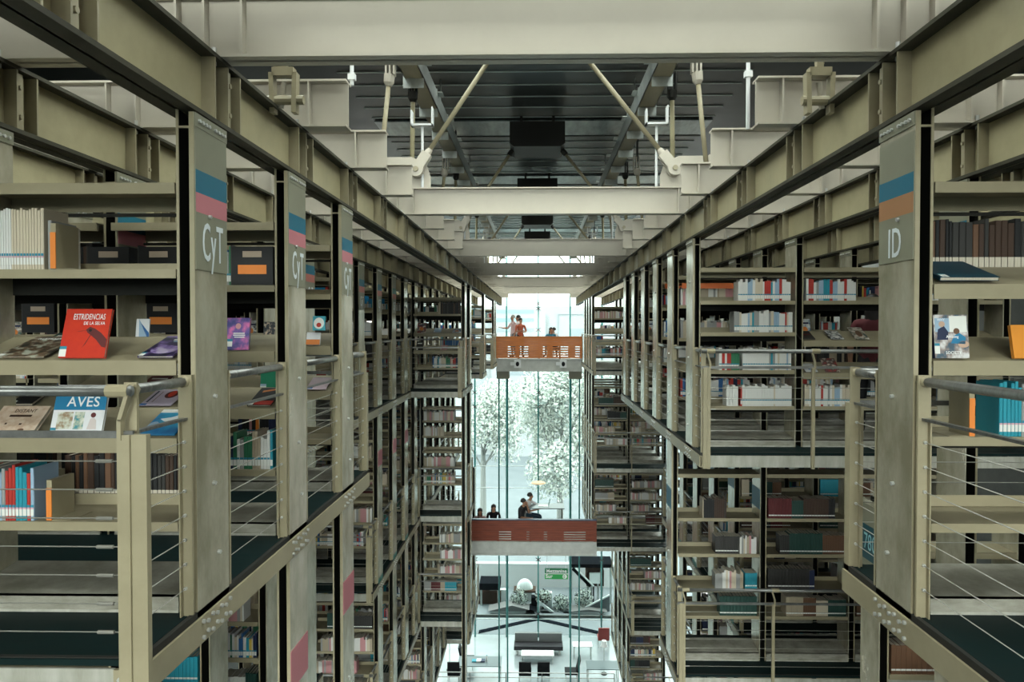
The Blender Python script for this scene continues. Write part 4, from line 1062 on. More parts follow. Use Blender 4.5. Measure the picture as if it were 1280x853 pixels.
def pose_sit(arms='table', seat=.45):
    J = dict(pelvis=(0, 0, seat + .10), waist=(0, -.01, seat + .25), chest=(0, -.04, seat + .46), neck=(0, -.06, seat + .61), head=(0, -.10, seat + .74),
             shl=(-.19, -.04, seat + .54), shr=(.19, -.04, seat + .54), ell=(-.25, -.12, seat + .28), elr=(.25, -.12, seat + .28), wrl=(-.14, -.36, seat + .32), wrr=(.14, -.36, seat + .32),
             hipl=(-.10, -.03, seat + .08), hipr=(.10, -.03, seat + .08), knl=(-.13, -.43, seat + .06), knr=(.13, -.43, seat + .06), anl=(-.13, -.42, .08), anr=(.13, -.42, .08), ftl=(-.13, -.57, .04), ftr=(.13, -.57, .04))
    if seat < .2: J.update(anl=(-.13, -.70, .10), anr=(.13, -.70, .10), ftl=(-.14, -.78, .14), ftr=(.14, -.78, .14), knl=(-.15, -.42, .30), knr=(.15, -.42, .30))
    if arms == 'chin': J.update(elr=(.20, -.20, seat + .34), wrr=(.06, -.20, seat + .60), ell=(-.24, -.10, seat + .28), wrl=(-.10, -.30, seat + .25))
    if arms == 'reach': J.update(elr=(.24, -.26, seat + .40), wrr=(.24, -.52, seat + .36))
    return J
C_W = mat('white shirt', (.66, .62, .62), .8); C_O = mat('orange top', (.42, .10, .05), .8); C_BLK = mat('black t-shirt', (.012, .012, .015), .8); C_J = mat('denim', (.04, .10, .17), .8)
C_PK = mat('pale pink shirt', (.60, .42, .42), .8); C_TE = mat('teal scarf', (.03, .18, .28), .8); C_GR = mat('grey trousers', (.10, .10, .11), .8); C_RD = mat('dark red jumper', (.09, .012, .016), .8); M_GREY_H = mat('grey hair', (.35, .33, .31), .6)
zb1, zb2 = -1.20, -6.42
def xpos(px, Y): return at(px, 410, Y).x
t = person((xpos(641.5, 28.6), 28.6, zb1), -PI * .35, pose_stand('reach'), dict(top=C_PK, leg=C_GR), True, 'grey-haired person in pale pink shirt holding a phone on the upper footbridge', 1.0, False, M_GREY_H)
person((xpos(648, 28.9), 28.9, zb1), -PI * .45, pose_stand(), dict(top=C_W, leg=C_GR), True, 'tall dark-haired person in white shirt standing in profile on the upper footbridge', 1.0)
person((xpos(650.5, 28.2), 28.2, zb1), PI * .15, pose_stand('fold'), dict(top=C_O, leg=C_BLK), True, 'dark-haired person in orange top with folded arms on the upper footbridge', .93)
def stool(x, y, z, lab):
    t = thing('stool', (x, y, z), lab, 'stool', 'stools on the footbridges')
    m = MB(); m.tube((0, 0, .30), (0, 0, .345 if z < -3 else .43), .17, M_DGREY, 14); m.build('seat', t, smooth=False)
    for q in range(3):
        a = 2 * PI * q / 3; m = MB(); m.tube((math.cos(a) * .18, math.sin(a) * .18, 0), (math.cos(a) * .1, math.sin(a) * .1, .30), .012, M_GALV, 6); m.build('leg', t)
for (px, Y, z, dz, rot, J, cc, lab, hl) in (
    (688, 28.4, zb1, 0, PI * .1, pose_sit('table'), dict(top=C_TE, leg=C_BLK), 'seated dark-haired person in blue-green scarf on the upper footbridge', True),
    (694, 29.0, zb1, 0, -PI * .3, pose_sit('chin'), dict(top=C_W, leg=C_GR), 'seated fair-skinned person resting a hand to the face, upper footbridge', False),
    (651.5, 21.75, zb2, 0, PI * .35, pose_sit('chin', .36), dict(top=C_BLK, leg=C_J), 'seated person in black t-shirt, chin on hand, on the lower footbridge', False),
    (659.5, 22.5, zb2, 0, PI * .42, pose_sit('reach', .36), dict(top=C_W, leg=C_J), 'dark-haired person reaching across the table on the lower footbridge', False)):
    x = xpos(px, Y); stool(x, Y, z, 'round grey stool under the %s' % lab.split(' on the')[0].split(',')[0])
    person((x, Y, z), rot, J, cc, True, lab, .93, hl)
for (px, Y, lab, cc) in ((599.5, 21.95, 'long-haired person in pinkish top sitting on the deck behind the red parapet', dict(top=C_PK, leg=C_BLK)), (616.5, 22.45, 'long-haired person in black sitting on the deck behind the red parapet', dict(top=C_BLK, leg=C_BLK))):
    person((xpos(px, Y), Y, zb2), PI * .05, pose_sit('table', .02), cc, True, lab, .88, True)
x = xpos(666, 22.3); t = thing('table', (x + .25, 22.4, zb2), 'white work table on the lower footbridge in front of the seated pair', 'table')
m = MB(); m.box(-.55, .75, -.3, .35, .70, .73, M_TOP); m.build('tabletop', t)
for a in (-.48, .68):
    for b in (-.24, .28): m = MB(); m.tube((a, b, 0), (a, b, .70), .02, M_GALV, 6); m.build('leg', t)
t = thing('laptop', (x + .35, 22.4, zb2 + .73), 'open teal laptop on the footbridge work table', 'laptop')
m = MB(); m.box(-.16, .16, -.11, .11, 0.0005, .016, M_GALV); m.build('keyboard_base', t); m = MB(); m.hexa(((.14, -.11, .016), (.155, -.11, .016), (.155, .11, .016), (.14, .11, .016), (.20, -.11, .22), (.212, -.11, .22), (.212, .11, .22), (.20, .11, .22)), M_GREEN); m.build('screen', t)
# person between the shelves of the ID long block
person((4.05, 8.6, D[0]), PI * .9, pose_stand(), dict(top=C_RD, leg=C_BLK), True, 'person in dark red jumper standing between ID bookcases, half hidden', 1.0, True)
person((-2.0, 20.75 + .9, D[0]), PI * .5, pose_stand(), dict(top=C_J, leg=C_BLK), True, 'dark-haired person in blue seen behind the far CyT posts', 1.0)
bpy.data.scenes.remove(TMP)
print('T', round(time.time() - T0, 1))
# ------------------------------------------------------------------ face-out books on the sloped shelves
SL = .105 / .33
def faceout(lab, x, zf, yr, w, h, th, ang, cover, deco=None, spine=None, yoff=.014, flat=False, group=None):
    """x: centre; zf: front edge of the sloped shelf; ang: degrees leaned back from upright; deco(cover local helper)"""
    yf = yr - HD
    y0 = yf + yoff; z0 = zf + (0 if flat else SL * yoff) + .003
    a = math.radians(ang)
    u = Vector((0, math.sin(a), math.cos(a))); n = Vector((0, -math.cos(a), math.sin(a))); X = Vector((1, 0, 0))
    org = Vector((x, y0, z0)) + (n * .002)
    if ang > 60: org += n * .001
    t = thing('book', org, lab, 'book', group)
    B = Matrix(((1, u.x, n.x, 0), (0, u.y, n.y, 0), (0, u.z, n.z, 0), (0, 0, 0, 1)))
    def P(nm, mb, label=None):
        o = mb.build(nm, t)
        for v in o.data.vertices: v.co = B @ v.co
        if label: o['label'] = label
        return o
    def P2(nm, mb):
        o = mb.build(nm, cv)
        for v in o.data.vertices: v.co = B @ v.co
        return o
    m = MB(); m.box(-w / 2, w / 2, 0, h, th - .0022, th, cover); m.box(-w / 2, w / 2, 0, h, 0, .0022, cover); m.box(-w / 2, -w / 2 + .003, 0, h, .0022, th - .0022, spine or cover); cv = P('cover', m)
    m = MB(); m.box(-w / 2 + .003, w / 2 - .004, .004, h - .004, .0022, th - .0022, M_PAPER); P('page_block', m)
    def rect(nm, x0, x1, y0_, y1_, mm, lift=.0006):
        m = MB(); m.box(-w / 2 + w * x0, -w / 2 + w * x1, h * y0_, h * y1_, th, th + lift, mm); P2(nm, m)
    def disc(nm, cx, cy, rx, ry, mm, lift=.0008, n_=20):
        m = MB(); m.prism([(-w / 2 + w * cx + w * rx * math.cos(2 * PI * i / n_), h * cy + h * ry * math.sin(2 * PI * i / n_)) for i in range(n_)], 2, th, th + lift, mm); P2(nm, m)
    def poly(nm, pts, mm, lift=.0008):
        m = MB(); m.prism([(-w / 2 + w * px, h * py) for px, py in pts], 2, th, th + lift, mm); P2(nm, m)
    def text(s, cx, cy, size, mm, sx=1, align='CENTER', bold=0.0, lift=.0012):
        T = Matrix.Translation(org) @ B @ Matrix.Translation((-w / 2 + w * cx, h * cy, th + lift))
        text_mesh(s, size * h, mm, T, 'title_lettering', cv, .0003, sx, align, bold=bold)
    if deco: deco(rect, disc, poly, text)
    return t
def bx(px, Y): return at(px, 420, Y).x
def mott(name, c1, c2, c3, scale):
    m = mat(name, c1, .45)
    nt, N, L, b = nodes_of(m)
    tc = N.new('ShaderNodeTexCoord'); nz = N.new('ShaderNodeTexNoise'); nz.inputs['Scale'].default_value = scale; nz.inputs['Detail'].default_value = 4
    rp = N.new('ShaderNodeValToRGB'); rp.color_ramp.interpolation = 'LINEAR'
    rp.color_ramp.elements[0].position = .38; rp.color_ramp.elements[0].color = (*c1, 1); rp.color_ramp.elements[1].position = .64; rp.color_ramp.elements[1].color = (*c3, 1)
    e = rp.color_ramp.elements.new(.5); e.color = (*c2, 1)
    L.new(tc.outputs['Object'], nz.inputs['Vector']); L.new(nz.outputs['Fac'], rp.inputs['Fac']); L.new(rp.outputs['Color'], b.inputs['Base Color'])
    return m
K_RED = mat('vermilion cover', (.62, .045, .012), .4, col2=(.46, .022, .012), scale=5)
K_FOREST = mott('forest photo cover', (.03, .03, .022), (.14, .08, .04), (.42, .44, .36), 26)
K_SPACE = mott('violet space cover', (.008, .008, .02), (.03, .018, .08), (.25, .16, .42), 14)
K_WHITE = mat('glossy white cover', (.72, .72, .74), .35)
K_BLUEC = mat('glossy blue cover', (.01, .17, .33), .35)
K_SEPIA = mott('sepia cover', (.46, .33, .24), (.54, .41, .31), (.58, .47, .37), 30)
K_SEA = mott('sea photo cover', (.01, .10, .26), (.015, .17, .36), (.03, .3, .5), 9)
K_LIL = mat('pale lilac cover', (.52, .44, .55), .45)
K_MAG = mott('magenta indigo cover', (.05, .05, .20), (.14, .08, .28), (.62, .14, .36), 16)
K_NIGHT = mott('black dotted cover', (.02, .025, .03), (.03, .035, .045), (.55, .42, .30), 40)
K_COM = mott('comic collage cover', (.05, .09, .13), (.28, .22, .20), (.62, .60, .60), 22)
K_PIC = [mott('photo cover a', (.04, .08, .07), (.3, .25, .2), (.6, .55, .5), 24), mott('photo cover b', (.3, .05, .04), (.08, .06, .06), (.7, .6, .5), 18), mott('photo cover c', (.05, .12, .22), (.4, .45, .5), (.75, .75, .72), 20), mott('photo cover d', (.02, .02, .02), (.35, .35, .35), (.75, .74, .7), 28)]
DARKM = BM['black']; REDF = mat('fly red dark', (.10, .015, .015), .5)
yr = 3.37; yv = yr - HD
def d1(rect, disc, poly, text):
    text('ESTRIDENCIAS', .53, .83, .17, M_WHITE, .55, bold=.0006); text('DE LA SELVA', .66, .70, .095, M_WHITE, .75, bold=.0006)
    poly('insect_picture', [(.50, .57), (.58, .63), (.70, .59), (.85, .50), (.99, .37), (.99, .20), (.90, .22), (.76, .36), (.62, .46), (.54, .51)], REDF)
    poly('insect_leg', [(.62, .48), (.64, .49), (.54, .28), (.48, .20), (.53, .30)], REDF); poly('insect_leg', [(.56, .56), (.40, .545), (.30, .53), (.40, .535)], REDF)
    disc('insect_eye', .60, .555, .035, .03, DARKM, .001)
    rect('call_label', .0, .15, .02, .21, M_LABEL); rect('label_band', .0, .15, .17, .23, M_TEAL, .0009)
faceout('red ESTRIDENCIAS DE LA SELVA book with fly on cover, propped on CyT front bookcase', bx(101.5, yv), -.15, yr, .215, .236, .016, 17, K_RED, d1)
faceout('lying magazine with leafy brown photo cover on the shelf beside the red fly book', bx(22, yv), -.15, yr, .225, .285, .008, 72, K_FOREST, lambda r, d, p, t: (t('AUSTRALASIA', .50, .86, .10, M_WHITE, .8, bold=.0004), r('call_label', 0, .12, .03, .12, M_LABEL)))
faceout('lying dark magazine with violet nebula cover at the post end of CyT front shelf', bx(192, yv), -.15, yr, .165, .285, .01, 72, K_SPACE, lambda r, d, p, t: (r('text_line', .36, .9, .78, .83, M_LABEL), r('text_line', .42, .84, .70, .74, BM['pale blue']), d('nebula_picture', .5, .32, .38, .20, mott('nebula', (.10, .05, .2), (.3, .2, .5), (.6, .5, .7), 20)), r('call_label', 0, .14, .02, .14, M_LABEL), r('label_band', 0, .14, .12, .18, M_TEAL, .0009)))
def d2(rect, disc, poly, text):
    rect('blue_band', 0, 1, .50, .87, K_BLUEC); text('AVES', .56, .655, .28, M_WHITE, 1.0, bold=.0015); text('EL LIBRO DE LAS', .70, .80, .07, M_WHITE, .8); rect('title_strip', .45, .88, .91, .97, BM['teal'])
    rect('bird_picture', .10, .40, .12, .46, mott('bird scene a', (.3, .2, .12), (.5, .5, .4), (.7, .7, .66), 34)); rect('bird_picture', .43, .62, .12, .46, mott('bird scene b', (.05, .25, .3), (.4, .45, .35), (.7, .68, .6), 34))
    poly('bird_picture', [(.70, .12), (.88, .12), (.86, .30), (.80, .36), (.74, .32)], mat('bird plumage', (.6, .52, .5), .6)); disc('bird_picture', .79, .40, .05, .05, REDF)
    rect('call_label', 0, .11, .10, .15, M_TEAL); poly('bird_picture', [(.2, .02), (.36, .08), (.48, .03), (.36, .0)], BM['brown']); poly('bird_picture', [(.72, .02), (.88, .08), (.92, .03)], BM['orange'])
faceout('blue and white AVES book of birds propped on CyT front bookcase', bx(92.5, yv), -.51, yr, .243, .238, .015, 17, K_WHITE, d2)
faceout('pale sepia book lying beside the AVES book on CyT front bookcase', bx(8, yv), -.51, yr, .23, .17, .02, 50, K_SEPIA, lambda r, d, p, t: (t('DISTANT', .55, .80, .18, BM['dark brown'], .8), r('text_line', .28, .74, .58, .66, BM['dark brown']), r('drawing', .3, .34, .3, .36, BM['dark brown']), r('drawing', .6, .65, .28, .34, BM['dark brown']), d('drawing', .72, .1, .06, .05, BM['brown'])))
faceout('blue magazine with a white shark picture lying at the post end of CyT front bookcase', bx(193, yv), -.51, yr, .165, .24, .007, 68, K_SEA, lambda r, d, p, t: (p('shark_picture', [(.18, .60), (.45, .66), (.62, .75), (.64, .66), (.86, .60), (.66, .50), (.50, .30), (.52, .48), (.36, .50)], M_WHITE), r('title_strip', 0, 1, .86, .99, M_LABEL), d('shark_picture', .14, .35, .14, .14, BM['pale blue'])))
# second CyT row
y2 = 4.58; v2 = y2 - HD
faceout('pale lilac magazine with a red and black globe on cover, second CyT bookcase', bx(191, v2), -.51, y2, .205, .24, .005, 70, K_LIL, lambda r, d, p, t: (d('globe_picture', .66, .68, .20, .23, BM['maroon']), d('globe_picture', .66, .72, .11, .19, K_RED, .0010), r('text_line', .1, .16, .2, .9, BM['navy']), r('text_line', .28, .30, .2, .85, BM['brown']), r('call_label', 0, .2, .02, .12, BM['blue'])))
faceout('upright magenta and indigo book on second CyT bookcase', bx(296.5, v2), -.15, y2, .145, .205, .02, 10, K_MAG, lambda r, d, p, t: (r('text_line', .3, .8, .50, .53, M_LABEL), r('text_line', .3, .82, .44, .47, M_LABEL), r('text_line', .35, .8, .38, .41, M_LABEL), d('figure_picture', .5, .74, .12, .09, BM['pink']), r('call_label', 0, .28, .1, .26, M_LABEL), r('label_band', 0, .28, .26, .34, M_TEAL)))
faceout('black magazine with orange band lying on second CyT bookcase', bx(322, v2), -.51, y2, .15, .26, .01, 70, BM['black'], lambda r, d, p, t: (r('cover_band', .25, 1, .02, .24, BM['red']), p('cover_band', [(.2, .72), (.9, .9), (.9, .98), (.2, .82)], BM['orange']), r('call_label', 0, .22, .02, .14, M_LABEL)))
faceout('white and blue pamphlet standing on second CyT bookcase behind the red fly book', bx(176, v2), -.15, y2, .085, .20, .01, 8, K_WHITE, lambda r, d, p, t: (p('cover_picture', [(.2, 1), (1, .4), (1, 0), (.3, 0)], BM['pale blue']), p('cover_picture', [(.3, .9), (1, .3), (1, .55)], BM['blue'])))
# third CyT row
y3 = 5.79; v3 = y3 - HD
faceout('black book with rows of pale dots on third CyT bookcase', bx(338, v3), -.15, y3, .12, .19, .02, 10, K_NIGHT, lambda r, d, p, t: [r('dot', .1 + .28 * i, .24 + .28 * i, .08 + .2 * j, .17 + .2 * j, M_LABEL) for i in range(3) for j in range(2)])
faceout('plain green book propped on third CyT bookcase', bx(335.5, v3), -.51, y3, .135, .185, .02, 8, mat('plain green cover', (.008, .19, .10), .45), lambda r, d, p, t: (r('call_label', 0, .36, .02, .17, M_LABEL), r('label_band', 0, .36, .17, .26, BM['pale blue'])))
faceout('turquoise book with a white and red drawing on third CyT bookcase', bx(398.5, v3), -.03, y3, .10, .115, .015, 8, mat('turquoise cover', (.05, .32, .40), .45), lambda r, d, p, t: (d('cover_picture', .5, .5, .42, .40, M_LABEL), d('cover_picture', .5, .38, .20, .16, BM['red'], .001)))
faceout('white and orange book leaning on third CyT bookcase', bx(391, v3), -.15, y3, .11, .105, .02, 20, K_WHITE, lambda r, d, p, t: r('cover_band', 0, 1, 0, .42, BM['orange']))
faceout('pale pink booklet lying on third CyT bookcase', bx(394, v3), -.51, y3, .16, .20, .006, 66, mat('pale pink cover', (.60, .47, .52), .5), lambda r, d, p, t: r('call_label', 0, .3, .02, .14, BM['blue']))
# ID front bookcase
yq = 3.42; vq = yq - HD
def d3(rect, disc, poly, text):
    rect('cover_picture', .04, .46, .60, .92, BM['pale blue']); rect('cover_picture', .46, .97, .60, .97, M_LABEL); poly('figure_picture', [(.08, .42), (.12, .66), (.30, .74), (.42, .60), (.40, .42)], BM['navy']); disc('figure_picture', .24, .78, .09, .07, mat('face tone', (.5, .33, .24), .6))
    poly('figure_picture', [(.48, .34), (.58, .52), (.74, .58), (.92, .48), (.90, .32)], K_BLUEC); disc('figure_picture', .66, .62, .09, .07, BM['brown']); disc('figure_picture', .85, .32, .16, .08, mat('face tone', (.5, .33, .24)))
    text('Amazing', .53, .49, .085, M_WHITE, .9, bold=.0007); text('SOCIETY', .54, .12, .095, M_WHITE, .9, bold=.0008); text('WHY', .22, .88, .08, M_WHITE, .9)
    rect('call_label', 0, .15, .10, .28, M_LABEL); rect('label_band', 0, .15, .28, .34, M_TEAL)
faceout('comic-style SOCIETY book with two drawn figures, propped on ID front bookcase', bx(1190, vq), -.15, yq, .155, .20, .022, 7, K_COM, d3, BM['navy'], .018)
faceout('orange book standing at the frame edge of ID front bookcase', bx(1290, vq), -.15, yq, .165, .155, .02, 12, mat('tangerine cover', (.66, .24, .02), .45), None)
faceout('dark teal folder lying open-edged on the top sloped shelf of ID front bookcase', bx(1213, vq), .205, yq, .27, .30, .018, 71, mat('dark teal folder', (.006, .045, .07), .4), lambda r, d, p, t: (r('call_label', .05, .17, .02, .16, M_LABEL), r('label_band', .05, .17, .16, .2, BM['teal'])))
# ID long block, first row, second bay
yk = 8.0; vk = yk - HD
for (px, z, w, h, ang, mm, lab) in ((1010, -.14, .17, .21, 66, BM['charcoal'], 'dark magazine with red strip lying on the ID long block shelf'), (1048, -.14, .14, .22, 66, K_PIC[3], 'black and white photo magazine lying on the ID long block shelf'),
                                  (1079, -.14, .15, .26, 60, K_PIC[0], 'teal magazine with a portrait lying on the ID long block shelf'), (1016, -.50, .13, .19, 66, K_WHITE, 'white leaflet with a blue spot lying on the ID long block shelf'), (1042, -.50, .16, .22, 50, K_PIC[1], 'red and black comic lying tilted on the ID long block shelf')):
    faceout(lab, bx(px, vk), z, yk, w, h, .008, ang, mm, (lambda r, d, p, t: r('cover_band', .1, .9, .5, .62, BM['maroon'])) if 'strip' in lab else (lambda r, d, p, t: d('portrait', .5, .45, .22, .25, BM['brown'])) if 'portrait' in lab else (lambda r, d, p, t: d('spot', .4, .35, .14, .1, BM['blue'])) if 'spot' in lab else None)
# generic face-out books elsewhere
done = {(-1, 0, 'front block'), (1, 0, 'front block')}
rg = random.Random(77)
SHORT = {'front block': 'front', 'recessed block': 'recess', 'short projecting block': 'short block', 'inner recess': 'inner recess', 'single-row block': 'single row', 'far recess': 'far recess', 'bridgehead block': 'bridgehead', 'shaded near block': 'shaded block', 'back recess': 'back recess', 'projecting block': 'projection', 'end block': 'end block', 'long block': 'long block', 'deep recess': 'deep recess', 'far block': 'far block', 'set-back block': 'set-back'}
nfo = 0
NUM = ['one', 'two', 'three', 'four', 'five', 'six', 'seven', 'eight', 'nine', 'ten']
for key, xa, xb, z, yf, yr_ in ITEMS:
    if key[:3] in done and not (key[4] == 1): continue
    if key[:3] == (1, 0, 'long block') and key[3] == 0: continue
    if yr_ > 16 or abs(xa) > .80 * yr_: continue
    nn = rg.choice((1, 2, 2, 3)); L = abs(xb - xa)
    for q in range(nn):
        cx = min(xa, xb) + L * (q + .5 + rg.uniform(-.25, .25)) / nn
        cn = rg.choice(list(BC)); up = rg.random() < .45
        w = rg.uniform(.13, .19); h = rg.uniform(.18, .25)
        mm = rg.choice([BM[cn]] * 3 + K_PIC)
        nmc = cn if mm is BM[cn] else 'photo-covered'
        faceout('%s book %s, %s on sloped shelf %s, bay %s, %s %s row %s' % (nmc, 'propped' if up else 'lying', ORD[q], NUM[key[5]], NUM[key[4]], SIDE[key[0]], SHORT[key[2]], NUM[key[3]]), cx, z, yr_, w, h, rg.uniform(.008, .02), 14 if up else 68, mm,
                (lambda r, d, p, t: (r('title_strip', .15, .85, .72, .82, M_LABEL), r('call_label', 0, .22, .05, .2, M_LABEL))) if mm in BM.values() and cn not in ('white', 'cream') else (lambda r, d, p, t: (r('title_strip', .15, .85, .72, .82, BM['navy']), d('cover_picture', .5, .4, .25, .18, BM['orange']))),
                group=None)
        nfo += 1
# ------------------------------------------------------------------ box files, dividers and header boards
def box_file(x, y, z, lab, rot=0, orange=True, h=.24):
    t = thing('box_file', (x, y, z + .001), lab, 'box file', 'black box files'); t.rotation_euler = (0, 0, rot)
    m = MB(); m.box(-.13, .13, -.10, .10, 0, h, BM['black']); m.box(-.137, -.13, -.10, .10, 0, h + .01, BM['charcoal']); bxo = m.build('box', t)
    m = MB(); m.box(-.06, .06, -.103, -.10, h * .72, h * .88, mat('tan card label', (.36, .28, .21), .6)); m.box(-.09, .09, -.103, -.10, h * .28, h * .52, M_ORANGE); m.build('label_card', bxo)
for (px, yy, z, lab) in ((136, 4.50, .27, 'black box file with orange card standing on second CyT bookcase, outer one'), (200, 4.50, .27, 'black box file with orange card standing on second CyT bookcase, by the post'), (316, 4.50, .27, 'black box file with orange card beside the blue books, second CyT bookcase')):
    box_file(bx(px, yy - .1), yy, z, lab, rg.uniform(-.06, .06))
for (px, yy, z, lab) in ((201, 5.70, -.04, 'dark box file with orange card behind the violet magazine'), (48, 5.72, -.04, 'dark box file with orange card behind the leafy magazine')):
    box_file(bx(px, yy - .1), yy, z, lab)
def divider(x, y, z, h, lab, s):
    t = thing('bookend', (x, y, z + .001), lab, 'bookend', 'orange bookends')
    m = MB(); m.box(-.012, .012, -.10, .06, 0, h, M_PAINT); m.box(-.012, s * -.10, -.10, .06, 0, .002, M_PAINT); m.build('plate', t)
    m = MB(); m.box(-.0125, .0125, -.104, -.10, 0.002, h * .8, M_ORANGE); m.box(s * .0125, s * .014, -.10, .06, .002, h * .8, M_ORANGE); m.build('orange_card', t)
for (px, yy, z, h, lab, s) in ((68, 3.30, .27, .21, 'orange-faced bookend at the end of the white journals, CyT front bookcase', -1), (59, 3.32, -.90, .19, 'bright orange bookend beside the teal books, CyT front bookcase', -1), (321, 5.72, -.90, .20, 'orange bookend beside the black labelled books, third CyT bookcase', -1), (1216, 3.36, -.50, .22, 'orange bookend before the teal books, ID front bookcase', 1)):
    divider(bx(px, yy - .1), yy, z, h, lab, s)
def header(xa, xb, y, z0, z1, mm, lab, nm='shelf_sign'):
    t = thing(nm, ((xa + xb) / 2, y, z0), lab, 'shelf sign', 'coloured header boards')
    m = MB(); m.box(xa, xb, y - .006, y, z0, z1, mm); part('board', m, t)
    m = MB()
    for x in (xa + .02, xb - .02): m.box(x - .008, x + .008, y, y + .02, z0 - .04, z1, M_PAINT)
    part('clip', m, t)
K_ORB = mat('orange header board', (.70, .16, .04), .5); K_BLB = mat('blue header board', (.01, .20, .42), .5)
hy = 9.185 - HD - .01
header(1.84, 2.78, hy, .50, .57, K_ORB, 'orange header board on the second ID long block bookcase, bay by the atrium')
header(2.92, 3.35, hy, .50, .57, K_ORB, 'orange header board on the second ID long block bookcase, inner bay')
header(1.84, 2.78, hy + 1.185, .565, .635, K_ORB, 'orange header board on the third ID long block bookcase, bay by the atrium')
header(3.0, 3.7, hy + 1.185, .50, .60, K_BLB, 'blue header board on the third ID long block bookcase')
header(2.2, 2.75, hy + 2.37, .55, .66, K_BLB, 'blue header board on the fourth ID long block bookcase, bay by the atrium')
header(4.02, 4.5, 8.0 + HD + .9, .34, .40, K_ORB, 'low orange header board seen behind the ID long block books')
for i, yy in enumerate((8.2, 9.41, 10.62, 11.83, 13.04)):
    header(-3.6, -2.80, yy - HD - .01, .44, .53, K_BLB, 'blue header board on the %s row of the CyT upper recess' % ORD[i + 1])
header(-2.42, -1.95, 5.79 - HD - .01, .47, .58, K_BLB, 'blue header board on the third CyT bookcase of the front block')
header(-2.42, -2.25, 5.79 - HD - .012, .33, .44, M_PINK, 'pink header board under the blue one, third CyT bookcase')
header(2.35, 2.75, 4.8, .52, .60, K_BLB, 'small blue board seen above the ID front bookcase')

print('T', round(time.time() - T0, 1))
# ------------------------------------------------------------------ books standing in rows
def book_geo(m, b, detail, pages=True):
    cm = BM[b['col']]
    x0, x1, y0, y1, z0, z1 = b['x0'], b['x1'], b['y0'], b['y1'], b['z0'], b['z0'] + b['h']
    if detail:
        w = x1 - x0; c = min(.003, w * .2)
        m.prism(((x0, y0 + c), (x0 + c, y0), (x1 - c, y0), (x1, y0 + c), (x1, y0 + .006), (x0, y0 + .006)), 2, z0, z1, cm)
        m.box(x0, x0 + .0018, y0 + .006, y1, z0, z1, cm); m.box(x1 - .0018, x1, y0 + .006, y1, z0, z1, cm)
        if pages: m.box(x0 + .0018, x1 - .0018, y0 + .006, y1 - .004, z0 + .003, z1 - .004, M_PAPER)
    else:
        n = len(m.v); k = m.mi(cm); kp = m.mi(M_PAPER)
        m.v += [(x0, y0, z0), (x1, y0, z0), (x1, y1, z0), (x0, y1, z0), (x0, y0, z1), (x1, y0, z1), (x1, y1, z1), (x0, y1, z1)]
        for q, mm in (((0, 1, 5, 4), k), ((1, 2, 6, 5), k), ((3, 0, 4, 7), k), ((2, 3, 7, 6), kp), ((4, 5, 6, 7), kp)):
            m.f.append(tuple(n + i for i in q)); m.m.append(mm)
def label_geo(m, b):
    e = .0006; x0, x1, y = b['x0'] + .001, b['x1'] - .001, b['y0']
    if b['lab'] == 'band' or b['lab'] == 'band2':
        z = b['z0']
        m.box(x0, x1, y - e, y, z + .062, z + .074, M_TEAL)
        if b['lab'] == 'band2': m.box(x0, x1, y - e, y, z + .054, z + .062, M_LPINK)
        m.box(x0, x1, y - e, y, z + .022, z + .060 if b['lab'] == 'band' else z + .054, M_LABEL)
    elif b['lab'] == 'pages':
        m.box(x0, x1, y - e, y, b['z0'] + .004, b['z0'] + .07, M_PAPER)
    elif b['lab'] == 'set':
        m.box(x0, x1, y - e, y, b['z0'] + .03, b['z0'] + .045, M_LABEL)
bpy.context.view_layer.update()
for b in BOOKS:
    w, h = b['x1'] - b['x0'], b['h']
    q = proj(((b['x0'] + b['x1']) / 2, b['y0'], b['z0'] + h / 2))
    b['px'] = 0 if q is None or not (-10 < q[0] < 1290 and -10 < q[1] < 863) else w * h * (F / b['y0']) ** 2
cand = sorted([b for b in BOOKS if b['px'] > 0], key=lambda b: -b['px'])[:3600]
from mathutils.bvhtree import BVHTree
tmpm = MB()
for b in BOOKS: book_geo(tmpm, b, False)
bv = list(tmpm.v); bf = list(tmpm.f)
for o in SC.objects:
    if o.type != 'MESH' or o.name.startswith(('pane', 'added_skylight_pane')): continue
    n0 = len(bv); mw = o.matrix_world
    bv.extend(tuple(mw @ v.co) for v in o.data.vertices)
    bf.extend(tuple(n0 + i for i in pf.vertices) for pf in o.data.polygons)
tree_ = BVHTree.FromPolygons(bv, bf)
for b in cand:
    hit = 0
    for fx in (.3, .7):
        for fz in (.2, .5, .8, .95):
            p = Vector((b['x0'] + (b['x1'] - b['x0']) * fx, b['y0'], b['z0'] + b['h'] * fz)); d = p.normalized()
            loc = tree_.ray_cast(Vector((0, 0, 0)), d)[0]
            if loc is not None and (loc - p).length < .006: hit += 1
    b['vis'] = b['px'] * hit / 8
del bv, bf, tree_
NB = max(120, 300 - nfo - 24)
sel = [b for b in sorted(cand, key=lambda b: -b['vis'])[:NB] if b['vis'] > 0]
selid = set(id(b) for b in sel)
order = {}
for b in BOOKS: order.setdefault(b['key'], []).append(b)
for k, l in order.items():
    l.sort(key=lambda b: min(abs(b['x0']), abs(b['x1'])))
    for i, b in enumerate(l): b['n'] = i
rest = MB()
NUM = ['one', 'two', 'three', 'four', 'five', 'six', 'seven', 'eight', 'nine', 'ten']
LVN = ['upper', 'middle', 'lower', 'lowest', 'bottom']
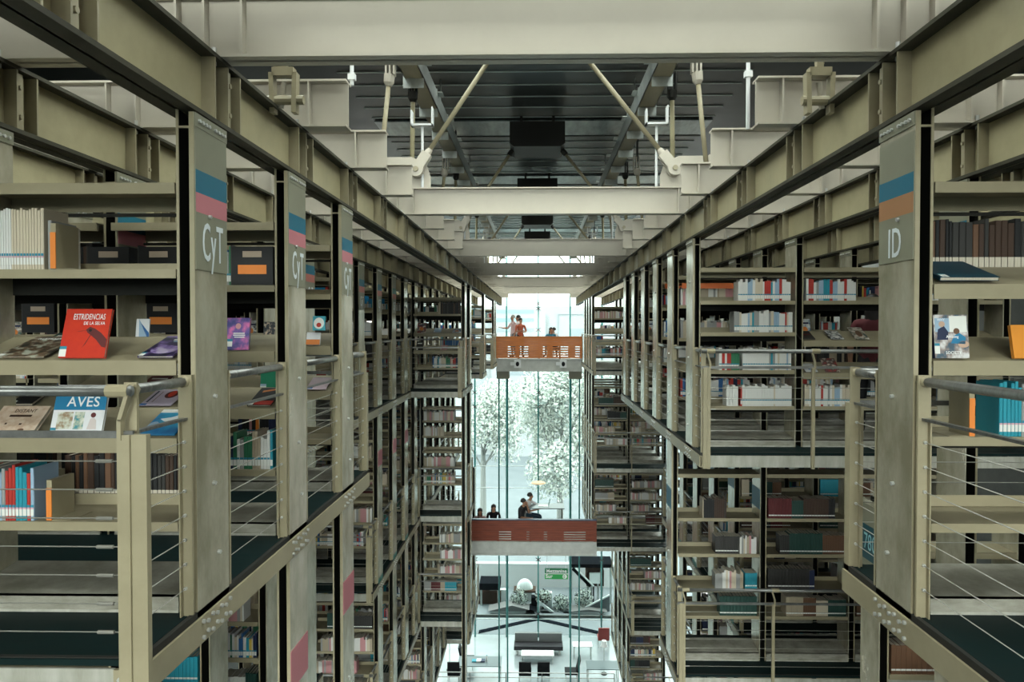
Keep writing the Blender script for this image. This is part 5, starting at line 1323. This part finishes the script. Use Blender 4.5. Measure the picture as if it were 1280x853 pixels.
for j, b in enumerate(BOOKS):
    if id(b) not in selid:
        book_geo(rest, b, False); label_geo(rest, b); continue
    s, lv, nm, ri, bi, si = b['key']
    o0 = ((b['x0'] + b['x1']) / 2, b['y0'], b['z0'])
    n_ = ORD[b['n']] if b['n'] < len(ORD) else 'number %d' % (b['n'] + 1)
    lab = '%s book, %s from atrium, shelf %s, bay %s, %s %s %s row %s' % (b['col'], n_, NUM[si], NUM[bi], SIDE[s], LVN[lv], SHORT[nm], NUM[ri])
    t = None
    m = MB(); book_geo(m, b, True, False)
    t = m.build('book', None, o0); tag(t, lab, 'book', 'books standing on the gallery shelves')
    m = MB(); m.box(b['x0'] + .0018, b['x1'] - .0018, b['y0'] + .006, b['y1'] - .004, b['z0'] + .003, b['z0'] + b['h'] - .004, M_PAPER)
    part('page_block', m, t)
    if b['lab'] in ('band', 'band2', 'set', 'pages'):
        m = MB(); label_geo(m, b); part('spine_label', m, t)
ro = rest.build('books'); tag(ro, 'the many small books filling the shelves deeper in both galleries', 'books', None, 'stuff')

print('T', round(time.time() - T0, 1))
# ------------------------------------------------------------------ light
w = bpy.data.worlds.new('overcast sky'); SC.world = w; w.use_nodes = True
nt = w.node_tree; bg = nt.nodes['Background']
tc = nt.nodes.new('ShaderNodeTexCoord'); sp = nt.nodes.new('ShaderNodeSeparateXYZ'); rp = nt.nodes.new('ShaderNodeValToRGB')
nt.links.new(tc.outputs['Generated'], sp.inputs[0])
mr = nt.nodes.new('ShaderNodeMapRange'); mr.inputs['From Min'].default_value = -.3; mr.inputs['From Max'].default_value = 1
nt.links.new(sp.outputs['Z'], mr.inputs['Value']); nt.links.new(mr.outputs['Result'], rp.inputs['Fac'])
rp.color_ramp.elements[0].color = (.06, .065, .06, 1); rp.color_ramp.elements[0].position = .215
rp.color_ramp.elements[1].color = (1.0, .97, .91, 1); rp.color_ramp.elements[1].position = .26
nt.links.new(rp.outputs['Color'], bg.inputs['Color']); bg.inputs['Strength'].default_value = 1.2
sun = bpy.data.lights.new('added_front_sun', 'SUN'); sun.energy = SUN_E; sun.angle = math.radians(13); sun.color = (1.0, .97, .92)  # sun lamp added behind the camera to brighten the deep girders
so = bpy.data.objects.new('added_front_sun', sun); COL.objects.link(so); so.rotation_euler = (math.radians(90 - 4.8), 0, math.radians(SUN_AZ)); so.location = (0, -20, 8)
SC.view_settings.view_transform = 'Standard'; SC.view_settings.look = 'None'; SC.view_settings.gamma = 1.0; SC.view_settings.use_curve_mapping = False
SC.view_settings.exposure = 3.05
SC.cycles.max_bounces = 6; SC.cycles.diffuse_bounces = 1; SC.cycles.transparent_max_bounces = 12
SC.cycles.use_denoising = True
# ------------------------------------------------------------------ labels must single out
seen = {}
for o in list(SC.objects):
    if o.parent is None and o.get('label'):
        l = o['label']
        if l in seen: print('DUP LABEL', l)
        seen[l] = o
print('OBJECTS', len(SC.objects), 'BOOKS', len(BOOKS), 'sel', len(sel), 'faceout', nfo)
